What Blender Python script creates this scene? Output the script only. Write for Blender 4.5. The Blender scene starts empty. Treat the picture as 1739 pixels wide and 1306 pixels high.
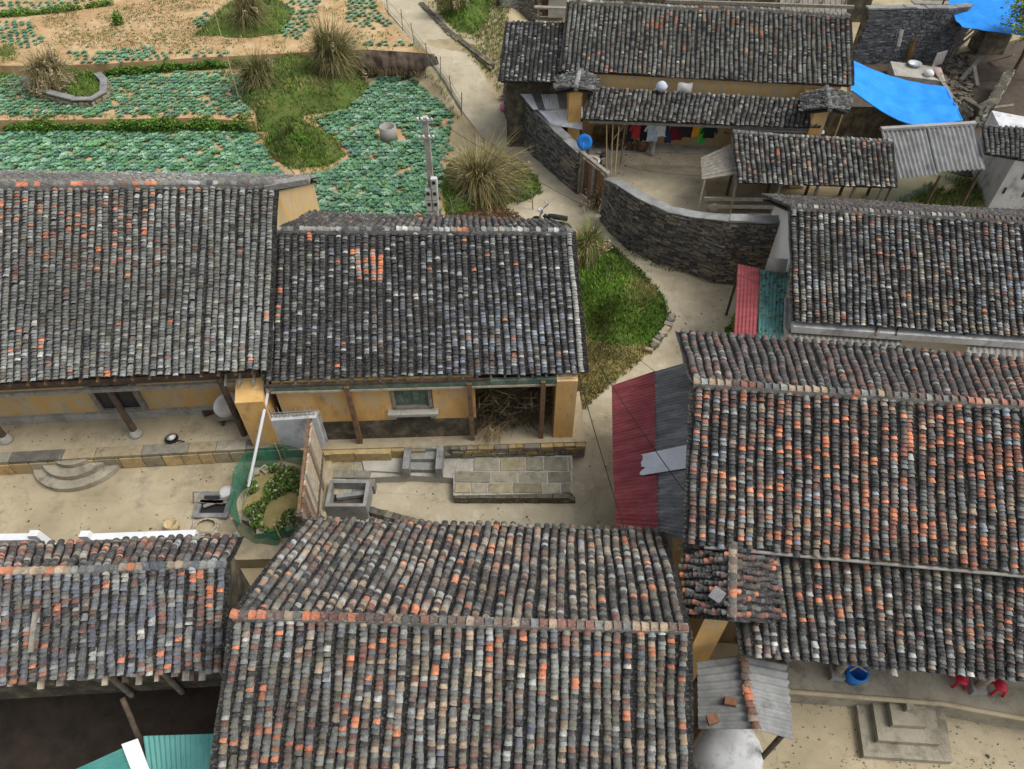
import bpy, math, random
import numpy as np
from mathutils import Vector, Matrix, noise

# ---------------------------------------------------------------- camera, sky, sun, exposure
random.seed(7); np.random.seed(7)
scene = bpy.context.scene
CAMH, PITCH, FPX, CX, CY = 18.0, math.radians(48.0), 1229.0, 869.5, 653.0
cam_data = bpy.data.cameras.new('camera')
cam_data.sensor_width = 36.0
cam_data.lens = 36.0*FPX/1739.0
cam_data.clip_end = 2000.0
cam = bpy.data.objects.new('camera', cam_data)
scene.collection.objects.link(cam)
cam.location = (0, 0, CAMH)
cam.rotation_euler = (math.radians(90)-PITCH, 0, 0)
scene.camera = cam

SUN_EL, SUN_AZ = math.radians(58), math.radians(98)
world = bpy.data.worlds.new('World'); scene.world = world; world.use_nodes = True
wn = world.node_tree
bg = wn.nodes['Background']
sky = wn.nodes.new('ShaderNodeTexSky')
sky.sky_type = 'NISHITA'; sky.sun_disc = False
sky.sun_elevation = SUN_EL; sky.sun_rotation = SUN_AZ
sky.air_density = 1.0; sky.dust_density = 4.0; sky.ozone_density = 1.0
hs = wn.nodes.new('ShaderNodeHueSaturation'); hs.inputs['Saturation'].default_value = 0.30
wn.links.new(sky.outputs['Color'], hs.inputs['Color'])
wn.links.new(hs.outputs['Color'], bg.inputs['Color'])
bg.inputs['Strength'].default_value = 0.15
sd = bpy.data.lights.new('sun', 'SUN'); sd.energy = 1.2; sd.angle = math.radians(30); sd.color = (1.0, 0.95, 0.87)
sun = bpy.data.objects.new('sun', sd); scene.collection.objects.link(sun)
# direction the light comes from (az measured like the sky node: rotation about z)
sdir = Vector((math.sin(SUN_AZ)*math.cos(SUN_EL), math.cos(SUN_AZ)*math.cos(SUN_EL), math.sin(SUN_EL)))
sun.rotation_euler = sdir.to_track_quat('Z', 'Y').to_euler()
sun.location = sdir*60
vs = scene.view_settings
vs.view_transform = 'Standard'; vs.look = 'None'; vs.gamma = 1.0; vs.use_curve_mapping = False
vs.exposure = 0.50

# ---------------------------------------------------------------- pixel helpers
FW = Vector((0, math.cos(PITCH), -math.sin(PITCH))); UP = Vector((0, math.sin(PITCH), math.cos(PITCH)))
CAM = Vector((0, 0, CAMH))
def ray(px, py): return FW*FPX + Vector((1, 0, 0))*(px-CX) + UP*(CY-py)
def P(px, py, z=0.0):
    d = ray(px, py); return CAM + d*((z-CAMH)/d.z)
def PY(px, py, y):
    d = ray(px, py); return CAM + d*(y/d.y)
def sst(a, b, x):
    t = max(0.0, min(1.0, (x-a)/(b-a))); return t*t*(3-2*t)
def gz(x, y):
    xl = np.interp(y, (30, 34.7, 37, 39.2, 42.5, 50), (-1.2, -2.3, -3.5, -4.9, -7.0, -10.5))
    z = 1.0*sst(31, 41, y)*(1-sst(-0.5, 1.5, x))*sst(xl-1.3, xl-.1, x)
    if x < -2.5 and y < 8: z -= 1.6*sst(-3.2, -4.0, x)*sst(7.7, 7.1, y)
    return z
def G(px, py, dz=0.0):
    z = 0.0
    for _ in range(14):
        p = P(px, py, z); z = 0.5*z + 0.5*gz(p.x, p.y)
    p = P(px, py, z + dz); return p
def poly(pts, z=0.0): return [P(a, b, z) for a, b in pts]
def proj(p):
    d = Vector(p)-CAM; t = d.dot(FW)
    return (CX+FPX*d.x/t, CY-FPX*d.dot(UP)/t, t)
R = math.radians
rnd = random.random
def ru(a, b): return a+(b-a)*random.random()
def lin(r, g, b):
    f = lambda c: (c/255/12.92) if c/255 <= 0.04045 else ((c/255+0.055)/1.055)**2.4
    return (f(r), f(g), f(b))
def tone(c, a, b):
    k = ru(a, b); return tuple(x*k for x in c)
def inside(x, y, pl):
    c = False; n = len(pl); j = n-1
    for i in range(n):
        a, b = pl[i], pl[j]
        if (a[1] > y) != (b[1] > y) and x < (b[0]-a[0])*(y-a[1])/(b[1]-a[1])+a[0]: c = not c
        j = i
    return c
def edge_dist(x, y, pl):
    m = 1e9; n = len(pl)
    for i in range(n):
        ax, ay = pl[i][0], pl[i][1]; bx, by = pl[(i+1) % n][0], pl[(i+1) % n][1]
        dx, dy = bx-ax, by-ay; L = dx*dx+dy*dy
        t = max(0, min(1, ((x-ax)*dx+(y-ay)*dy)/L)) if L else 0
        m = min(m, math.hypot(x-ax-t*dx, y-ay-t*dy))
    return m

# ---------------------------------------------------------------- materials
MATS = {}
def mat(name, cols, scale=3.0, rough=0.9, bump=0.15, bscale=None, stain=None, metal=0.0, stretch=(1, 1, 1), attr=None, spec=0.3, trans=0.0, crack=None):
    """cols: 2-3 linear colours spread by noise; stain=(colour, scale, threshold); attr: 'vert' or 'obj' colour multiplied in"""
    m = bpy.data.materials.new(name); m.use_nodes = True; nt = m.node_tree; N = nt.nodes; L = nt.links
    b = N['Principled BSDF']; b.inputs['Roughness'].default_value = rough; b.inputs['Metallic'].default_value = metal
    b.inputs['Specular IOR Level'].default_value = spec
    geo = N.new('ShaderNodeNewGeometry'); mp = N.new('ShaderNodeMapping'); mp.inputs['Scale'].default_value = stretch
    L.new(geo.outputs['Position'], mp.inputs['Vector'])
    n1 = N.new('ShaderNodeTexNoise'); n1.inputs['Scale'].default_value = scale; n1.inputs['Detail'].default_value = 7; n1.inputs['Roughness'].default_value = 0.65
    L.new(mp.outputs['Vector'], n1.inputs['Vector'])
    rp = N.new('ShaderNodeValToRGB'); cr = rp.color_ramp
    cr.elements[0].position = 0.3; cr.elements[0].color = (*cols[0], 1)
    cr.elements[1].position = 0.7; cr.elements[1].color = (*cols[-1], 1)
    if len(cols) > 2:
        e = cr.elements.new(0.5); e.color = (*cols[1], 1)
    L.new(n1.outputs['Fac'], rp.inputs['Fac'])
    out = rp.outputs['Color']
    if attr:
        if attr == 'obj':
            oi = N.new('ShaderNodeObjectInfo'); ac = oi.outputs['Color']
        else:
            at = N.new('ShaderNodeAttribute'); at.attribute_name = 'col'; ac = at.outputs['Color']
        mx = N.new('ShaderNodeMix'); mx.data_type = 'RGBA'; mx.blend_type = 'MULTIPLY'; mx.inputs['Factor'].default_value = 1
        L.new(ac, mx.inputs['A']); L.new(out, mx.inputs['B']); out = mx.outputs['Result']
    for st in (stain if isinstance(stain, list) else [stain] if stain else []):
        n2 = N.new('ShaderNodeTexNoise'); n2.inputs['Scale'].default_value = st[1]; n2.inputs['Detail'].default_value = 6; n2.inputs['Roughness'].default_value = 0.7
        L.new(mp.outputs['Vector'], n2.inputs['Vector'])
        r2 = N.new('ShaderNodeMapRange'); r2.inputs['From Min'].default_value = st[2]; r2.inputs['From Max'].default_value = st[2]+0.14
        r2.inputs['To Max'].default_value = st[3] if len(st) > 3 else 0.8
        L.new(n2.outputs['Fac'], r2.inputs['Value'])
        mx = N.new('ShaderNodeMix'); mx.data_type = 'RGBA'; L.new(r2.outputs['Result'], mx.inputs['Factor'])
        L.new(out, mx.inputs['A']); mx.inputs['B'].default_value = (*st[0], 1); out = mx.outputs['Result']
    if crack:
        nd = N.new('ShaderNodeTexNoise'); nd.inputs['Scale'].default_value = 1.6; nd.inputs['Detail'].default_value = 6; L.new(geo.outputs['Position'], nd.inputs['Vector'])
        av = N.new('ShaderNodeVectorMath'); av.operation = 'ADD'; L.new(geo.outputs['Position'], av.inputs[0])
        sv = N.new('ShaderNodeVectorMath'); sv.operation = 'SCALE'; sv.inputs['Scale'].default_value = .9; L.new(nd.outputs['Color'], sv.inputs[0]); L.new(sv.outputs['Vector'], av.inputs[1])
        vo = N.new('ShaderNodeTexVoronoi'); vo.feature = 'DISTANCE_TO_EDGE'; vo.inputs['Scale'].default_value = crack[0]; L.new(av.outputs['Vector'], vo.inputs['Vector'])
        mr = N.new('ShaderNodeMapRange'); mr.inputs['From Min'].default_value = crack[1]; mr.inputs['From Max'].default_value = 0; mr.inputs['To Max'].default_value = crack[2]; L.new(vo.outputs['Distance'], mr.inputs['Value'])
        mx = N.new('ShaderNodeMix'); mx.data_type = 'RGBA'; L.new(mr.outputs['Result'], mx.inputs['Factor']); L.new(out, mx.inputs['A']); mx.inputs['B'].default_value = (.10, .085, .06, 1); out = mx.outputs['Result']
    L.new(out, b.inputs['Base Color'])
    if bump:
        n3 = N.new('ShaderNodeTexNoise'); n3.inputs['Scale'].default_value = bscale or scale*6; n3.inputs['Detail'].default_value = 5
        L.new(mp.outputs['Vector'], n3.inputs['Vector'])
        bp = N.new('ShaderNodeBump'); bp.inputs['Strength'].default_value = bump; bp.inputs['Distance'].default_value = 0.03
        L.new(n3.outputs['Fac'], bp.inputs['Height']); L.new(bp.outputs['Normal'], b.inputs['Normal'])
    if trans:
        b.inputs['Transmission Weight'].default_value = 0; 
        tr = N.new('ShaderNodeBsdfTransparent'); ms = N.new('ShaderNodeMixShader'); ms.inputs[0].default_value = trans
        L.new(b.outputs[0], ms.inputs[1]); L.new(tr.outputs[0], ms.inputs[2]); L.new(ms.outputs[0], N['Material Output'].inputs['Surface'])
    MATS[name] = m; return m
def grey(v, t=(1, 1, 1)): return (v*t[0], v*t[1], v*t[2])
W3 = [(.72, .72, .72), (.95, .95, .95), (1.15, 1.15, 1.15)]
tile_st = [((.05, .048, .045), 6.0, .50, .5), ((.27, .265, .245), 20, .54, .7), ((.035, .034, .032), 26, .53, .75), ((.33, .33, .31), 48, .58, .6), ((.09, .095, .06), 1.4, .56, .45)]
mat("tile_piece", W3, 22, .92, .35, 60, tile_st, attr="obj")
mat('tile_mass', W3, 22, .92, .35, 60, tile_st, attr='vert')
mat('roof_board', [(.02, .018, .015), (.045, .04, .034)], 8)
mat('mortar', [(.16, .155, .14), (.30, .29, .26)], 9, stain=((.05, .05, .045), 5, .52))
mat('concrete_path', [(.29, .25, .17), (.375, .33, .235), (.45, .405, .30)], .55, .95, .2, 40, [((.22, .185, .12), .8, .53, .55), ((.54, .50, .41), 2.2, .58, .5), ((.20, .17, .115), 9, .60, .5), ((.16, .14, .10), 32, .64, .5)], crack=(.3, .009, .25))
mat('yard_concrete', [(.26, .22, .14), (.35, .295, .195), (.42, .365, .25)], .6, .95, .2, 40, [((.17, .145, .10), 1.1, .53, .6), ((.22, .20, .16), .5, .56, .6), ((.20, .16, .10), 7, .59, .5), ((.14, .12, .085), 30, .63, .5)], crack=(.35, .009, .22))
mat('grey_concrete', [(.22, .21, .18), (.34, .325, .285), (.42, .41, .37)], .9, .95, .2, 40, [((.12, .115, .09), 1.5, .53, .6), ((.14, .13, .10), 8, .59, .5), ((.10, .095, .075), 28, .63, .5)], crack=(.6, .014, .45))
mat('step_concrete', [(.19, .17, .125), (.28, .255, .195), (.36, .33, .26)], 1.2, .95, .25, 30, [((.10, .09, .065), 1.6, .52, .7), ((.12, .105, .08), 9, .58, .5)], crack=(.8, .012, .4))
mat('soil', [(.30, .19, .09), (.42, .28, .145), (.50, .37, .22)], 1.2, 1, .5, 22, [((.16, .14, .05), .7, .56, .6), ((.22, .15, .08), 9, .60, .5)])
mat('ground', [(.24, .19, .11), (.34, .28, .17), (.40, .34, .22)], .7, 1, .5, 18, [((.10, .11, .035), .5, .54, .7)])
mat('dark_earth', [(.055, .042, .032), (.10, .075, .055)], 2.5, 1, .6, 20)
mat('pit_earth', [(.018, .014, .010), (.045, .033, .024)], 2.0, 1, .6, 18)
mat('grass_ground', [(.045, .075, .015), (.075, .115, .022), (.13, .13, .04)], 1.6, 1, .5, 25, ((.15, .11, .06), .9, .62, .7))
mat('dry_grass_ground', [(.16, .14, .05), (.24, .20, .08), (.30, .25, .12)], 2.0, 1, .5, 25, ((.09, .10, .03), 1.5, .55, .6))
mat('ochre', [(.52, .30, .095), (.64, .39, .14), (.70, .47, .21)], 1.3, .95, .2, 30, [((.46, .38, .25), 2.2, .50, .75), ((.20, .155, .10), 3.2, .56, .65), ((.5, .47, .4), 9, .60, .6), ((.10, .08, .06), 14, .64, .6)], stretch=(1, 1, .45))
mat('ochre_worn', [(.56, .32, .10), (.52, .37, .17), (.44, .38, .27)], 3.2, .95, .15, 30, [((.33, .31, .27), 2.6, .52, .8), ((.14, .11, .07), 6, .62, .5)], stretch=(1, 1, .5))
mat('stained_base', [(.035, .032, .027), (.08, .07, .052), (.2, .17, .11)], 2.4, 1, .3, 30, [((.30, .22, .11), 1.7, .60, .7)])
mat('white_plaster', [(.40, .41, .42), (.52, .53, .54), (.62, .62, .61)], 1.3, .9, .15, 30, [((.16, .16, .155), 1.8, .52, .7), ((.12, .12, .11), 7, .60, .6)], stretch=(1, 1, .6))
mat('clean_white', [(.62, .64, .66), (.72, .74, .76)], 1.5, .8, .1, 30, ((.4, .4, .38), 3, .62, .5))
mat('wood_dark', [(.045, .032, .022), (.085, .062, .044), (.13, .10, .075)], 6, .85, .3, 30, stretch=(1, 1, 1))
mat('wood_brown', [(.10, .055, .03), (.17, .10, .055), (.22, .14, .085)], 6, .85, .3, 30)
mat('wood_grey', [(.13, .12, .10), (.22, .20, .165), (.30, .275, .23)], 7, .9, .3, 30)
mat('wood_pale', [(.28, .235, .165), (.40, .34, .25), (.5, .44, .33)], 7, .9, .2, 30)
mat('bamboo', [(.38, .30, .16), (.55, .45, .26)], 8, .6, .05)
mat('green_paint', [(.045, .09, .065), (.09, .14, .105), (.22, .23, .18)], 4, .7, .1)
mat('stone', W3, 5, .95, .4, 25, [((.05, .05, .045), 3, .55, .6), ((.38, .36, .31), 9, .62, .5)], attr='vert')
mat('stone_piece', W3, 5, .95, .5, 25, [((.07, .065, .05), 2.2, .53, .6), ((.36, .33, .27), 5, .57, .55), ((.06, .055, .045), 14, .58, .6)], attr='obj')
mat('rubble', W3, 6, .95, .6, 20, [((.10, .10, .10), 7, .55, .5), ((.05, .051, .053), .8, .50, .6), ((.34, .21, .08), 1.1, .62, .6)], attr='vert')
mat('foliage', [(.75, .75, .75), (1, 1, 1), (1.25, 1.25, 1.25)], 3, .7, 0, attr='vert', spec=.2)
mat('cabbage_piece', [(.75, .75, .75), (1, 1, 1), (1.2, 1.2, 1.2)], 6, .55, 0, attr='obj', spec=.35)
mat('cabbage_mass', [(.75, .75, .75), (1, 1, 1), (1.2, 1.2, 1.2)], 6, .55, 0, attr='vert', spec=.35)
mat('metal_red', [(.16, .026, .032), (.23, .043, .05), (.30, .08, .085)], 2.2, .6, .05, 20, [((.10, .045, .045), 3.0, .54, .65), ((.36, .22, .21), 7, .58, .5), ((.13, .065, .04), 11, .62, .7)], stretch=(.3, 2.2, 1))
mat('metal_grey', [(.09, .093, .097), (.15, .155, .16), (.24, .245, .25)], 2.0, .55, .05, 20, [((.30, .30, .29), 2.0, .55, .6), ((.03, .03, .03), 6, .58, .6)], metal=.2, stretch=(.35, 2.0, 1))
mat('metal_silver', [(.42, .45, .48), (.55, .58, .62)], 2.0, .45, .05, 20, ((.25, .26, .27), 2.5, .58, .5), metal=.3)
mat('metal_white', [(.50, .51, .53), (.62, .63, .65), (.70, .71, .73)], 2.0, .5, .05, 20, ((.25, .25, .26), 2.2, .55, .6))
mat('metal_teal', [(.055, .20, .185), (.075, .26, .235), (.10, .30, .27)], 1.6, .45, .05, 20, ((.12, .22, .2), 3, .60, .4))
mat('metal_teal_worn', [(.04, .13, .125), (.055, .175, .165), (.08, .21, .19)], 1.6, .55, .05, 20, [((.05, .06, .05), 4.5, .60, .7)])
mat('fibre_cement', [(.13, .135, .13), (.20, .205, .20), (.28, .285, .275)], 1.8, .95, .2, 30, [((.06, .062, .06), 1.5, .56, .6), ((.08, .08, .075), 7, .60, .5)])
mat('fibre_pale', [(.19, .185, .17), (.27, .265, .245), (.33, .325, .30)], 1.8, .95, .2, 30, [((.10, .095, .08), 3, .56, .6)])
mat('tarp_blue', [(.012, .18, .58), (.016, .235, .70), (.03, .28, .76)], 1.6, .65, .25, 5, ((.10, .30, .62), 3, .62, .5), spec=.15)
mat('plastic_blue', [(.01, .15, .52), (.02, .22, .66)], 3, .4, 0)
mat('plastic_red', [(.40, .012, .03), (.52, .02, .05)], 3, .4, 0)
mat('net_green', [(.015, .17, .105), (.03, .24, .15)], 6, .7, 0, trans=.32)
mat('net_pale', [(.10, .17, .14), (.16, .24, .2)], 6, .7, 0, trans=.55)
mat('black_rubber', [(.012, .012, .013), (.03, .03, .03)], 5, .6, 0)
mat('steel', [(.35, .36, .37), (.5, .51, .52)], 5, .4, 0, metal=.6)
mat('rust', [(.10, .045, .025), (.2, .10, .06)], 9, .9, .2)
mat('box_grey', [(.42, .43, .43), (.52, .53, .53)], 4, .6, 0)
mat('dark_glass', [(.02, .022, .025), (.04, .042, .045)], 3, .2, 0)
mat('straw', [(.75, .75, .75), (1, 1, 1), (1.2, 1.2, 1.2)], 3, .9, 0, attr='vert')
mat('cloth', [(.8, .8, .8), (1, 1, 1), (1.15, 1.15, 1.15)], 7, .9, .1, 30, attr='obj')
mat('ceramic', [(.6, .6, .58), (.72, .72, .7)], 5, .35, 0)
mat('terracotta', [(.30, .13, .06), (.42, .2, .10)], 6, .85, .1)

# ---------------------------------------------------------------- mesh helpers
COL = scene.collection
def wloc(o):
    v = Vector((0, 0, 0))
    while o: v += o.location; o = o.parent
    return v
class MB:
    def __init__(s): s.v = []; s.f = []; s.c = []; s.sm = []
    def face(s, pts, col=None, smooth=False):
        b = len(s.v); s.v += [tuple(p) for p in pts]; s.f.append(tuple(range(b, b+len(pts)))); s.c.append(col); s.sm.append(smooth); return s
    def add(s, vs, fs, col=None, smooth=False):
        b = len(s.v); s.v += [tuple(p) for p in vs]
        for f in fs: s.f.append(tuple(b+i for i in f)); s.c.append(col); s.sm.append(smooth)
        return s
    def hexa(s, b4, t4, col=None):
        return s.add(list(b4)+list(t4), [(3, 2, 1, 0), (4, 5, 6, 7), (0, 1, 5, 4), (1, 2, 6, 5), (2, 3, 7, 6), (3, 0, 4, 7)], col)
    def box(s, c, size, rz=0, col=None, M=None, jit=0):
        hx, hy, hz = size[0]/2, size[1]/2, size[2]/2; c = Vector(c)
        M = M or Matrix.Rotation(rz, 3, 'Z')
        J = lambda: Vector((ru(-jit, jit), ru(-jit, jit), ru(-jit, jit))) if jit else Vector((0, 0, 0))
        pts = [c + M @ (Vector((x*hx, y*hy, z*hz))+J()) for z in (-1, 1) for x, y in ((-1, -1), (1, -1), (1, 1), (-1, 1))]
        return s.hexa(pts[:4], pts[4:], col)
    def beam(s, p, q, w, h, col=None, roll=0):
        p, q = Vector(p), Vector(q); d = q-p; L = d.length
        M = d.to_track_quat('Y', 'Z').to_matrix() @ Matrix.Rotation(roll, 3, 'Y')
        return s.box((p+q)/2, (w, L, h), M=M, col=col)
    def tube(s, pts, r, n=6, r2=None, col=None, cap=True):
        pts = [Vector(p) for p in pts]; rings = []; K = len(pts)
        for i, p in enumerate(pts):
            d = (pts[min(i+1, K-1)]-pts[max(i-1, 0)]).normalized()
            M = d.to_track_quat('Z', 'Y').to_matrix(); rr = r if r2 is None else r+(r2-r)*i/(K-1)
            rings.append([p + M @ Vector((rr*math.cos(2*math.pi*k/n), rr*math.sin(2*math.pi*k/n), 0)) for k in range(n)])
        vs = [p for rg in rings for p in rg]; fs = []
        for i in range(K-1):
            for k in range(n): fs.append((i*n+k, i*n+(k+1) % n, (i+1)*n+(k+1) % n, (i+1)*n+k))
        s.add(vs, fs, col, True)
        if cap: s.face(rings[0][::-1], col); s.face(rings[-1], col)
        return s
    def lathe(s, c, prof, n=16, col=None, M=None):
        c = Vector(c); M = M or Matrix.Identity(3); K = len(prof)
        vs = [c + M @ Vector((r*math.cos(2*math.pi*k/n), r*math.sin(2*math.pi*k/n), z)) for r, z in prof for k in range(n)]
        fs = [(i*n+k, i*n+(k+1) % n, (i+1)*n+(k+1) % n, (i+1)*n+k) for i in range(K-1) for k in range(n)]
        return s.add(vs, fs, col, True)
    def prism(s, pl, z0, z1, col=None):
        if sum(pl[i][0]*pl[(i+1) % len(pl)][1]-pl[(i+1) % len(pl)][0]*pl[i][1] for i in range(len(pl))) < 0: pl = pl[::-1]
        n = len(pl); b = [(p[0], p[1], z0) for p in pl]; t = [(p[0], p[1], z1) for p in pl]
        return s.add(b+t, [tuple(range(n-1, -1, -1)), tuple(range(n, 2*n))]+[(i, (i+1) % n, n+(i+1) % n, n+i) for i in range(n)], col)
    def grid(s, fn, nu, nv, col=None, smooth=True):
        vs = [fn(i/nu, j/nv) for j in range(nv+1) for i in range(nu+1)]
        fs = [(j*(nu+1)+i, j*(nu+1)+i+1, (j+1)*(nu+1)+i+1, (j+1)*(nu+1)+i) for j in range(nv) for i in range(nu)]
        return s.add(vs, fs, col, smooth)
    def corr(s, A, B, C, D, pitch=.12, amp=.018, th=.008, nv=3, wob=.015, cut=None):
        """corrugated sheet: waves run across A->B, ribs along A->D; D under A, C under B"""
        A, B, C, D = map(Vector, (A, B, C, D)); nw = max(2, round((B-A).length/pitch)); n = ((B-A).cross(D-A)).normalized()
        if n.z < 0: n = -n
        sd = ru(0, 50)
        def f(o):
            def g(u, v):
                vv = v
                if cut: vv = v*(1-cut*abs(noise.noise((u*9+sd, 1.3, 0))))
                p = A.lerp(B, u).lerp(D.lerp(C, u), vv)
                return p + n*(amp*math.sin(u*nw*2*math.pi) + o + wob*noise.noise((p.x*.9+sd, p.y*.9, p.z)))
            return g
        s.grid(f(0), nw*6, nv); s.grid(f(-th), nw*6, nv); return s
    def build(s, name, m, parent=None, origin=None):
        me = bpy.data.meshes.new(name); off = wloc(parent) if parent else Vector(origin or (0, 0, 0))
        me.from_pydata([(a-off.x, b-off.y, c-off.z) for a, b, c in s.v], [], s.f)
        me.materials.append(MATS[m])
        if any(c is not None for c in s.c):
            at = me.attributes.new('col', 'FLOAT_COLOR', 'CORNER'); buf = []
            for f, c in zip(s.f, s.c): buf += list((*(c or (1, 1, 1)), 1))*len(f)
            at.data.foreach_set('color', buf)
        me.polygons.foreach_set('use_smooth', s.sm)
        o = bpy.data.objects.new(name, me); COL.objects.link(o)
        if parent: o.parent = parent
        else: o.location = off
        return o
def tag(o, label, cat, group=None):
    o['label'] = label; o['category'] = cat
    if group: o['group'] = group
    return o
def thing(name, label, cat, loc, group=None):
    o = bpy.data.objects.new(name, None); COL.objects.link(o); o.location = Vector(loc); o.empty_display_size = .2
    return tag(o, label, cat, group)
def struct(o): o['kind'] = 'structure'; return o
def stuff(o): o['kind'] = 'stuff'; return o
def stufft(o, label, cat): o['kind'] = 'stuff'; o['label'] = label; o['category'] = cat; return o
def place(name, me, M, parent, color=None):
    o = bpy.data.objects.new(name, me); COL.objects.link(o); o.parent = parent
    M = Matrix(M); M.translation -= wloc(parent); o.matrix_local = M
    if color: o.color = (*color, 1)
    return o
def mesh_np(name, V, F, m, colors=None, parent=None, smooth=None, origin=None):
    me = bpy.data.meshes.new(name); off = wloc(parent) if parent else Vector(origin or (0, 0, 0))
    V = np.asarray(V, dtype=np.float32) - np.array(off, dtype=np.float32); F = np.asarray(F, dtype=np.int32); k = F.shape[1]
    me.vertices.add(len(V)); me.vertices.foreach_set('co', V.ravel())
    me.loops.add(F.size); me.loops.foreach_set('vertex_index', F.ravel())
    me.polygons.add(len(F)); me.polygons.foreach_set('loop_start', np.arange(0, F.size, k, dtype=np.int32))
    me.polygons.foreach_set('loop_total', np.full(len(F), k, dtype=np.int32))
    if smooth is not None: me.polygons.foreach_set('use_smooth', smooth)
    me.update(calc_edges=True); me.materials.append(MATS[m])
    if colors is not None:
        at = me.attributes.new('col', 'FLOAT_COLOR', 'POINT'); at.data.foreach_set('color', np.asarray(colors, dtype=np.float32).ravel())
    o = bpy.data.objects.new(name, me); COL.objects.link(o)
    if parent: o.parent = parent
    else: o.location = off
    return o
def instances_np(base_v, base_f, mats):
    """base verts (n,3), faces (m,4), list of 4x4 -> merged arrays"""
    B = np.c_[np.asarray(base_v), np.ones(len(base_v))]; Ms = np.array([np.array(m) for m in mats])
    V = np.einsum('kij,nj->kni', Ms, B)[:, :, :3].reshape(-1, 3)
    F = (np.asarray(base_f)[None]+(np.arange(len(mats))*len(base_v))[:, None, None]).reshape(-1, np.asarray(base_f).shape[1])
    return V, F

# ---------------------------------------------------------------- roof tiles
TC0 = dict(ch=lin(50, 51, 53), ch2=lin(66, 62, 62), mid=lin(100, 102, 100), lt=lin(146, 149, 145), wh=lin(184, 184, 178), bl=lin(98, 103, 112), bl2=lin(134, 142, 152),
          br=lin(100, 85, 76), rd=lin(124, 84, 72), orr=lin(202, 126, 90), or2=lin(156, 98, 78), tan=lin(158, 140, 118), ol=lin(114, 110, 96), gy=lin(122, 124, 118), pl=lin(164, 160, 148))
TC = {}
for k_, c_ in TC0.items():
    t_ = .16
    TC[k_] = tuple((x*(1-t_)+m*t_)*1.03 for x, m in zip(c_, (.10, .095, .09)))
def pal(w, fn=None, streak=.06):
    last = [TC['ch']]; ph = ru(0, 40)
    def f(u, v):
        ww = dict(w)
        if fn: fn(u, v, ww)
        for n_, k_ in enumerate(ww):
            if ww[k_] < 2: ww[k_] *= .35+2.1*max(0, noise.noise((u*4.5+n_*7.3+ph, v*3.2+n_*3.1, ph))+.35)
        if rnd() > streak:
            ks = list(ww); t = rnd()*sum(max(0, x) for x in ww.values())
            for k in ks:
                t -= max(0, ww[k])
                if t <= 0: break
            last[0] = TC[k]
        j = ru(.70, 1.28)*(1+.55*noise.noise((u*4+ph, v*2.5, ph))); h = ru(-.04, .04)
        return (last[0][0]*j*(1+h), last[0][1]*j, last[0][2]*j*(1-h))
    return f
def tile_geom(w=.15, L=.205, rise=.066, chip=0):
    n = 6; vs = []; fs = []
    def arc(y, k, dz, th):
        out = []
        for i in range(n+1):
            a = math.radians(-84+168*i/n)
            out.append(((w/2-th)*k*math.sin(a), y, (rise-th)*math.cos(a)+dz))
        return out
    fr = arc(-L/2, 1.05, .036, 0); bk = arc(L/2, .83, -.024, 0); inn = arc(-L/2+.004, 1.05, .036, .022)
    if chip: fr[1] = (fr[1][0], fr[1][1]+.03, fr[1][2]); fr[2] = (fr[2][0], fr[2][1]+.012, fr[2][2]); inn[1] = (inn[1][0], inn[1][1]+.03, inn[1][2]); inn[2] = (inn[2][0], inn[2][1]+.012, inn[2][2])
    m = n+1; vs = fr+bk+fr+inn
    for i in range(n): fs.append((i, i+1, m+i+1, m+i))
    for i in range(n): fs.append((3*m+i, 3*m+i+1, 2*m+i+1, 2*m+i))
    return vs, fs
def tile_mesh(g):
    me = bpy.data.meshes.new('tile'); me.from_pydata(g[0], [], g[1]); me.materials.append(MATS['tile_piece'])
    k = len(g[1])//2; me.polygons.foreach_set('use_smooth', [True]*k+[False]*(len(g[1])-k)); return me
TG = [tile_geom(), tile_geom(.143, .2, .06), tile_geom(.154, .205, .062, 1)]
TM = [tile_mesh(g) for g in TG]
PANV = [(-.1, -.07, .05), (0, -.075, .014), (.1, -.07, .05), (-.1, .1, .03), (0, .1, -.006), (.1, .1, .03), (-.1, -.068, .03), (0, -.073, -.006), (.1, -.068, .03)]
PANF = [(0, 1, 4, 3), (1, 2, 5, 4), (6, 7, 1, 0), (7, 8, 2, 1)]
PANC = [lin(34, 34, 35), lin(42, 41, 41), lin(50, 48, 46), lin(30, 30, 31), lin(60, 55, 50)]
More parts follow.
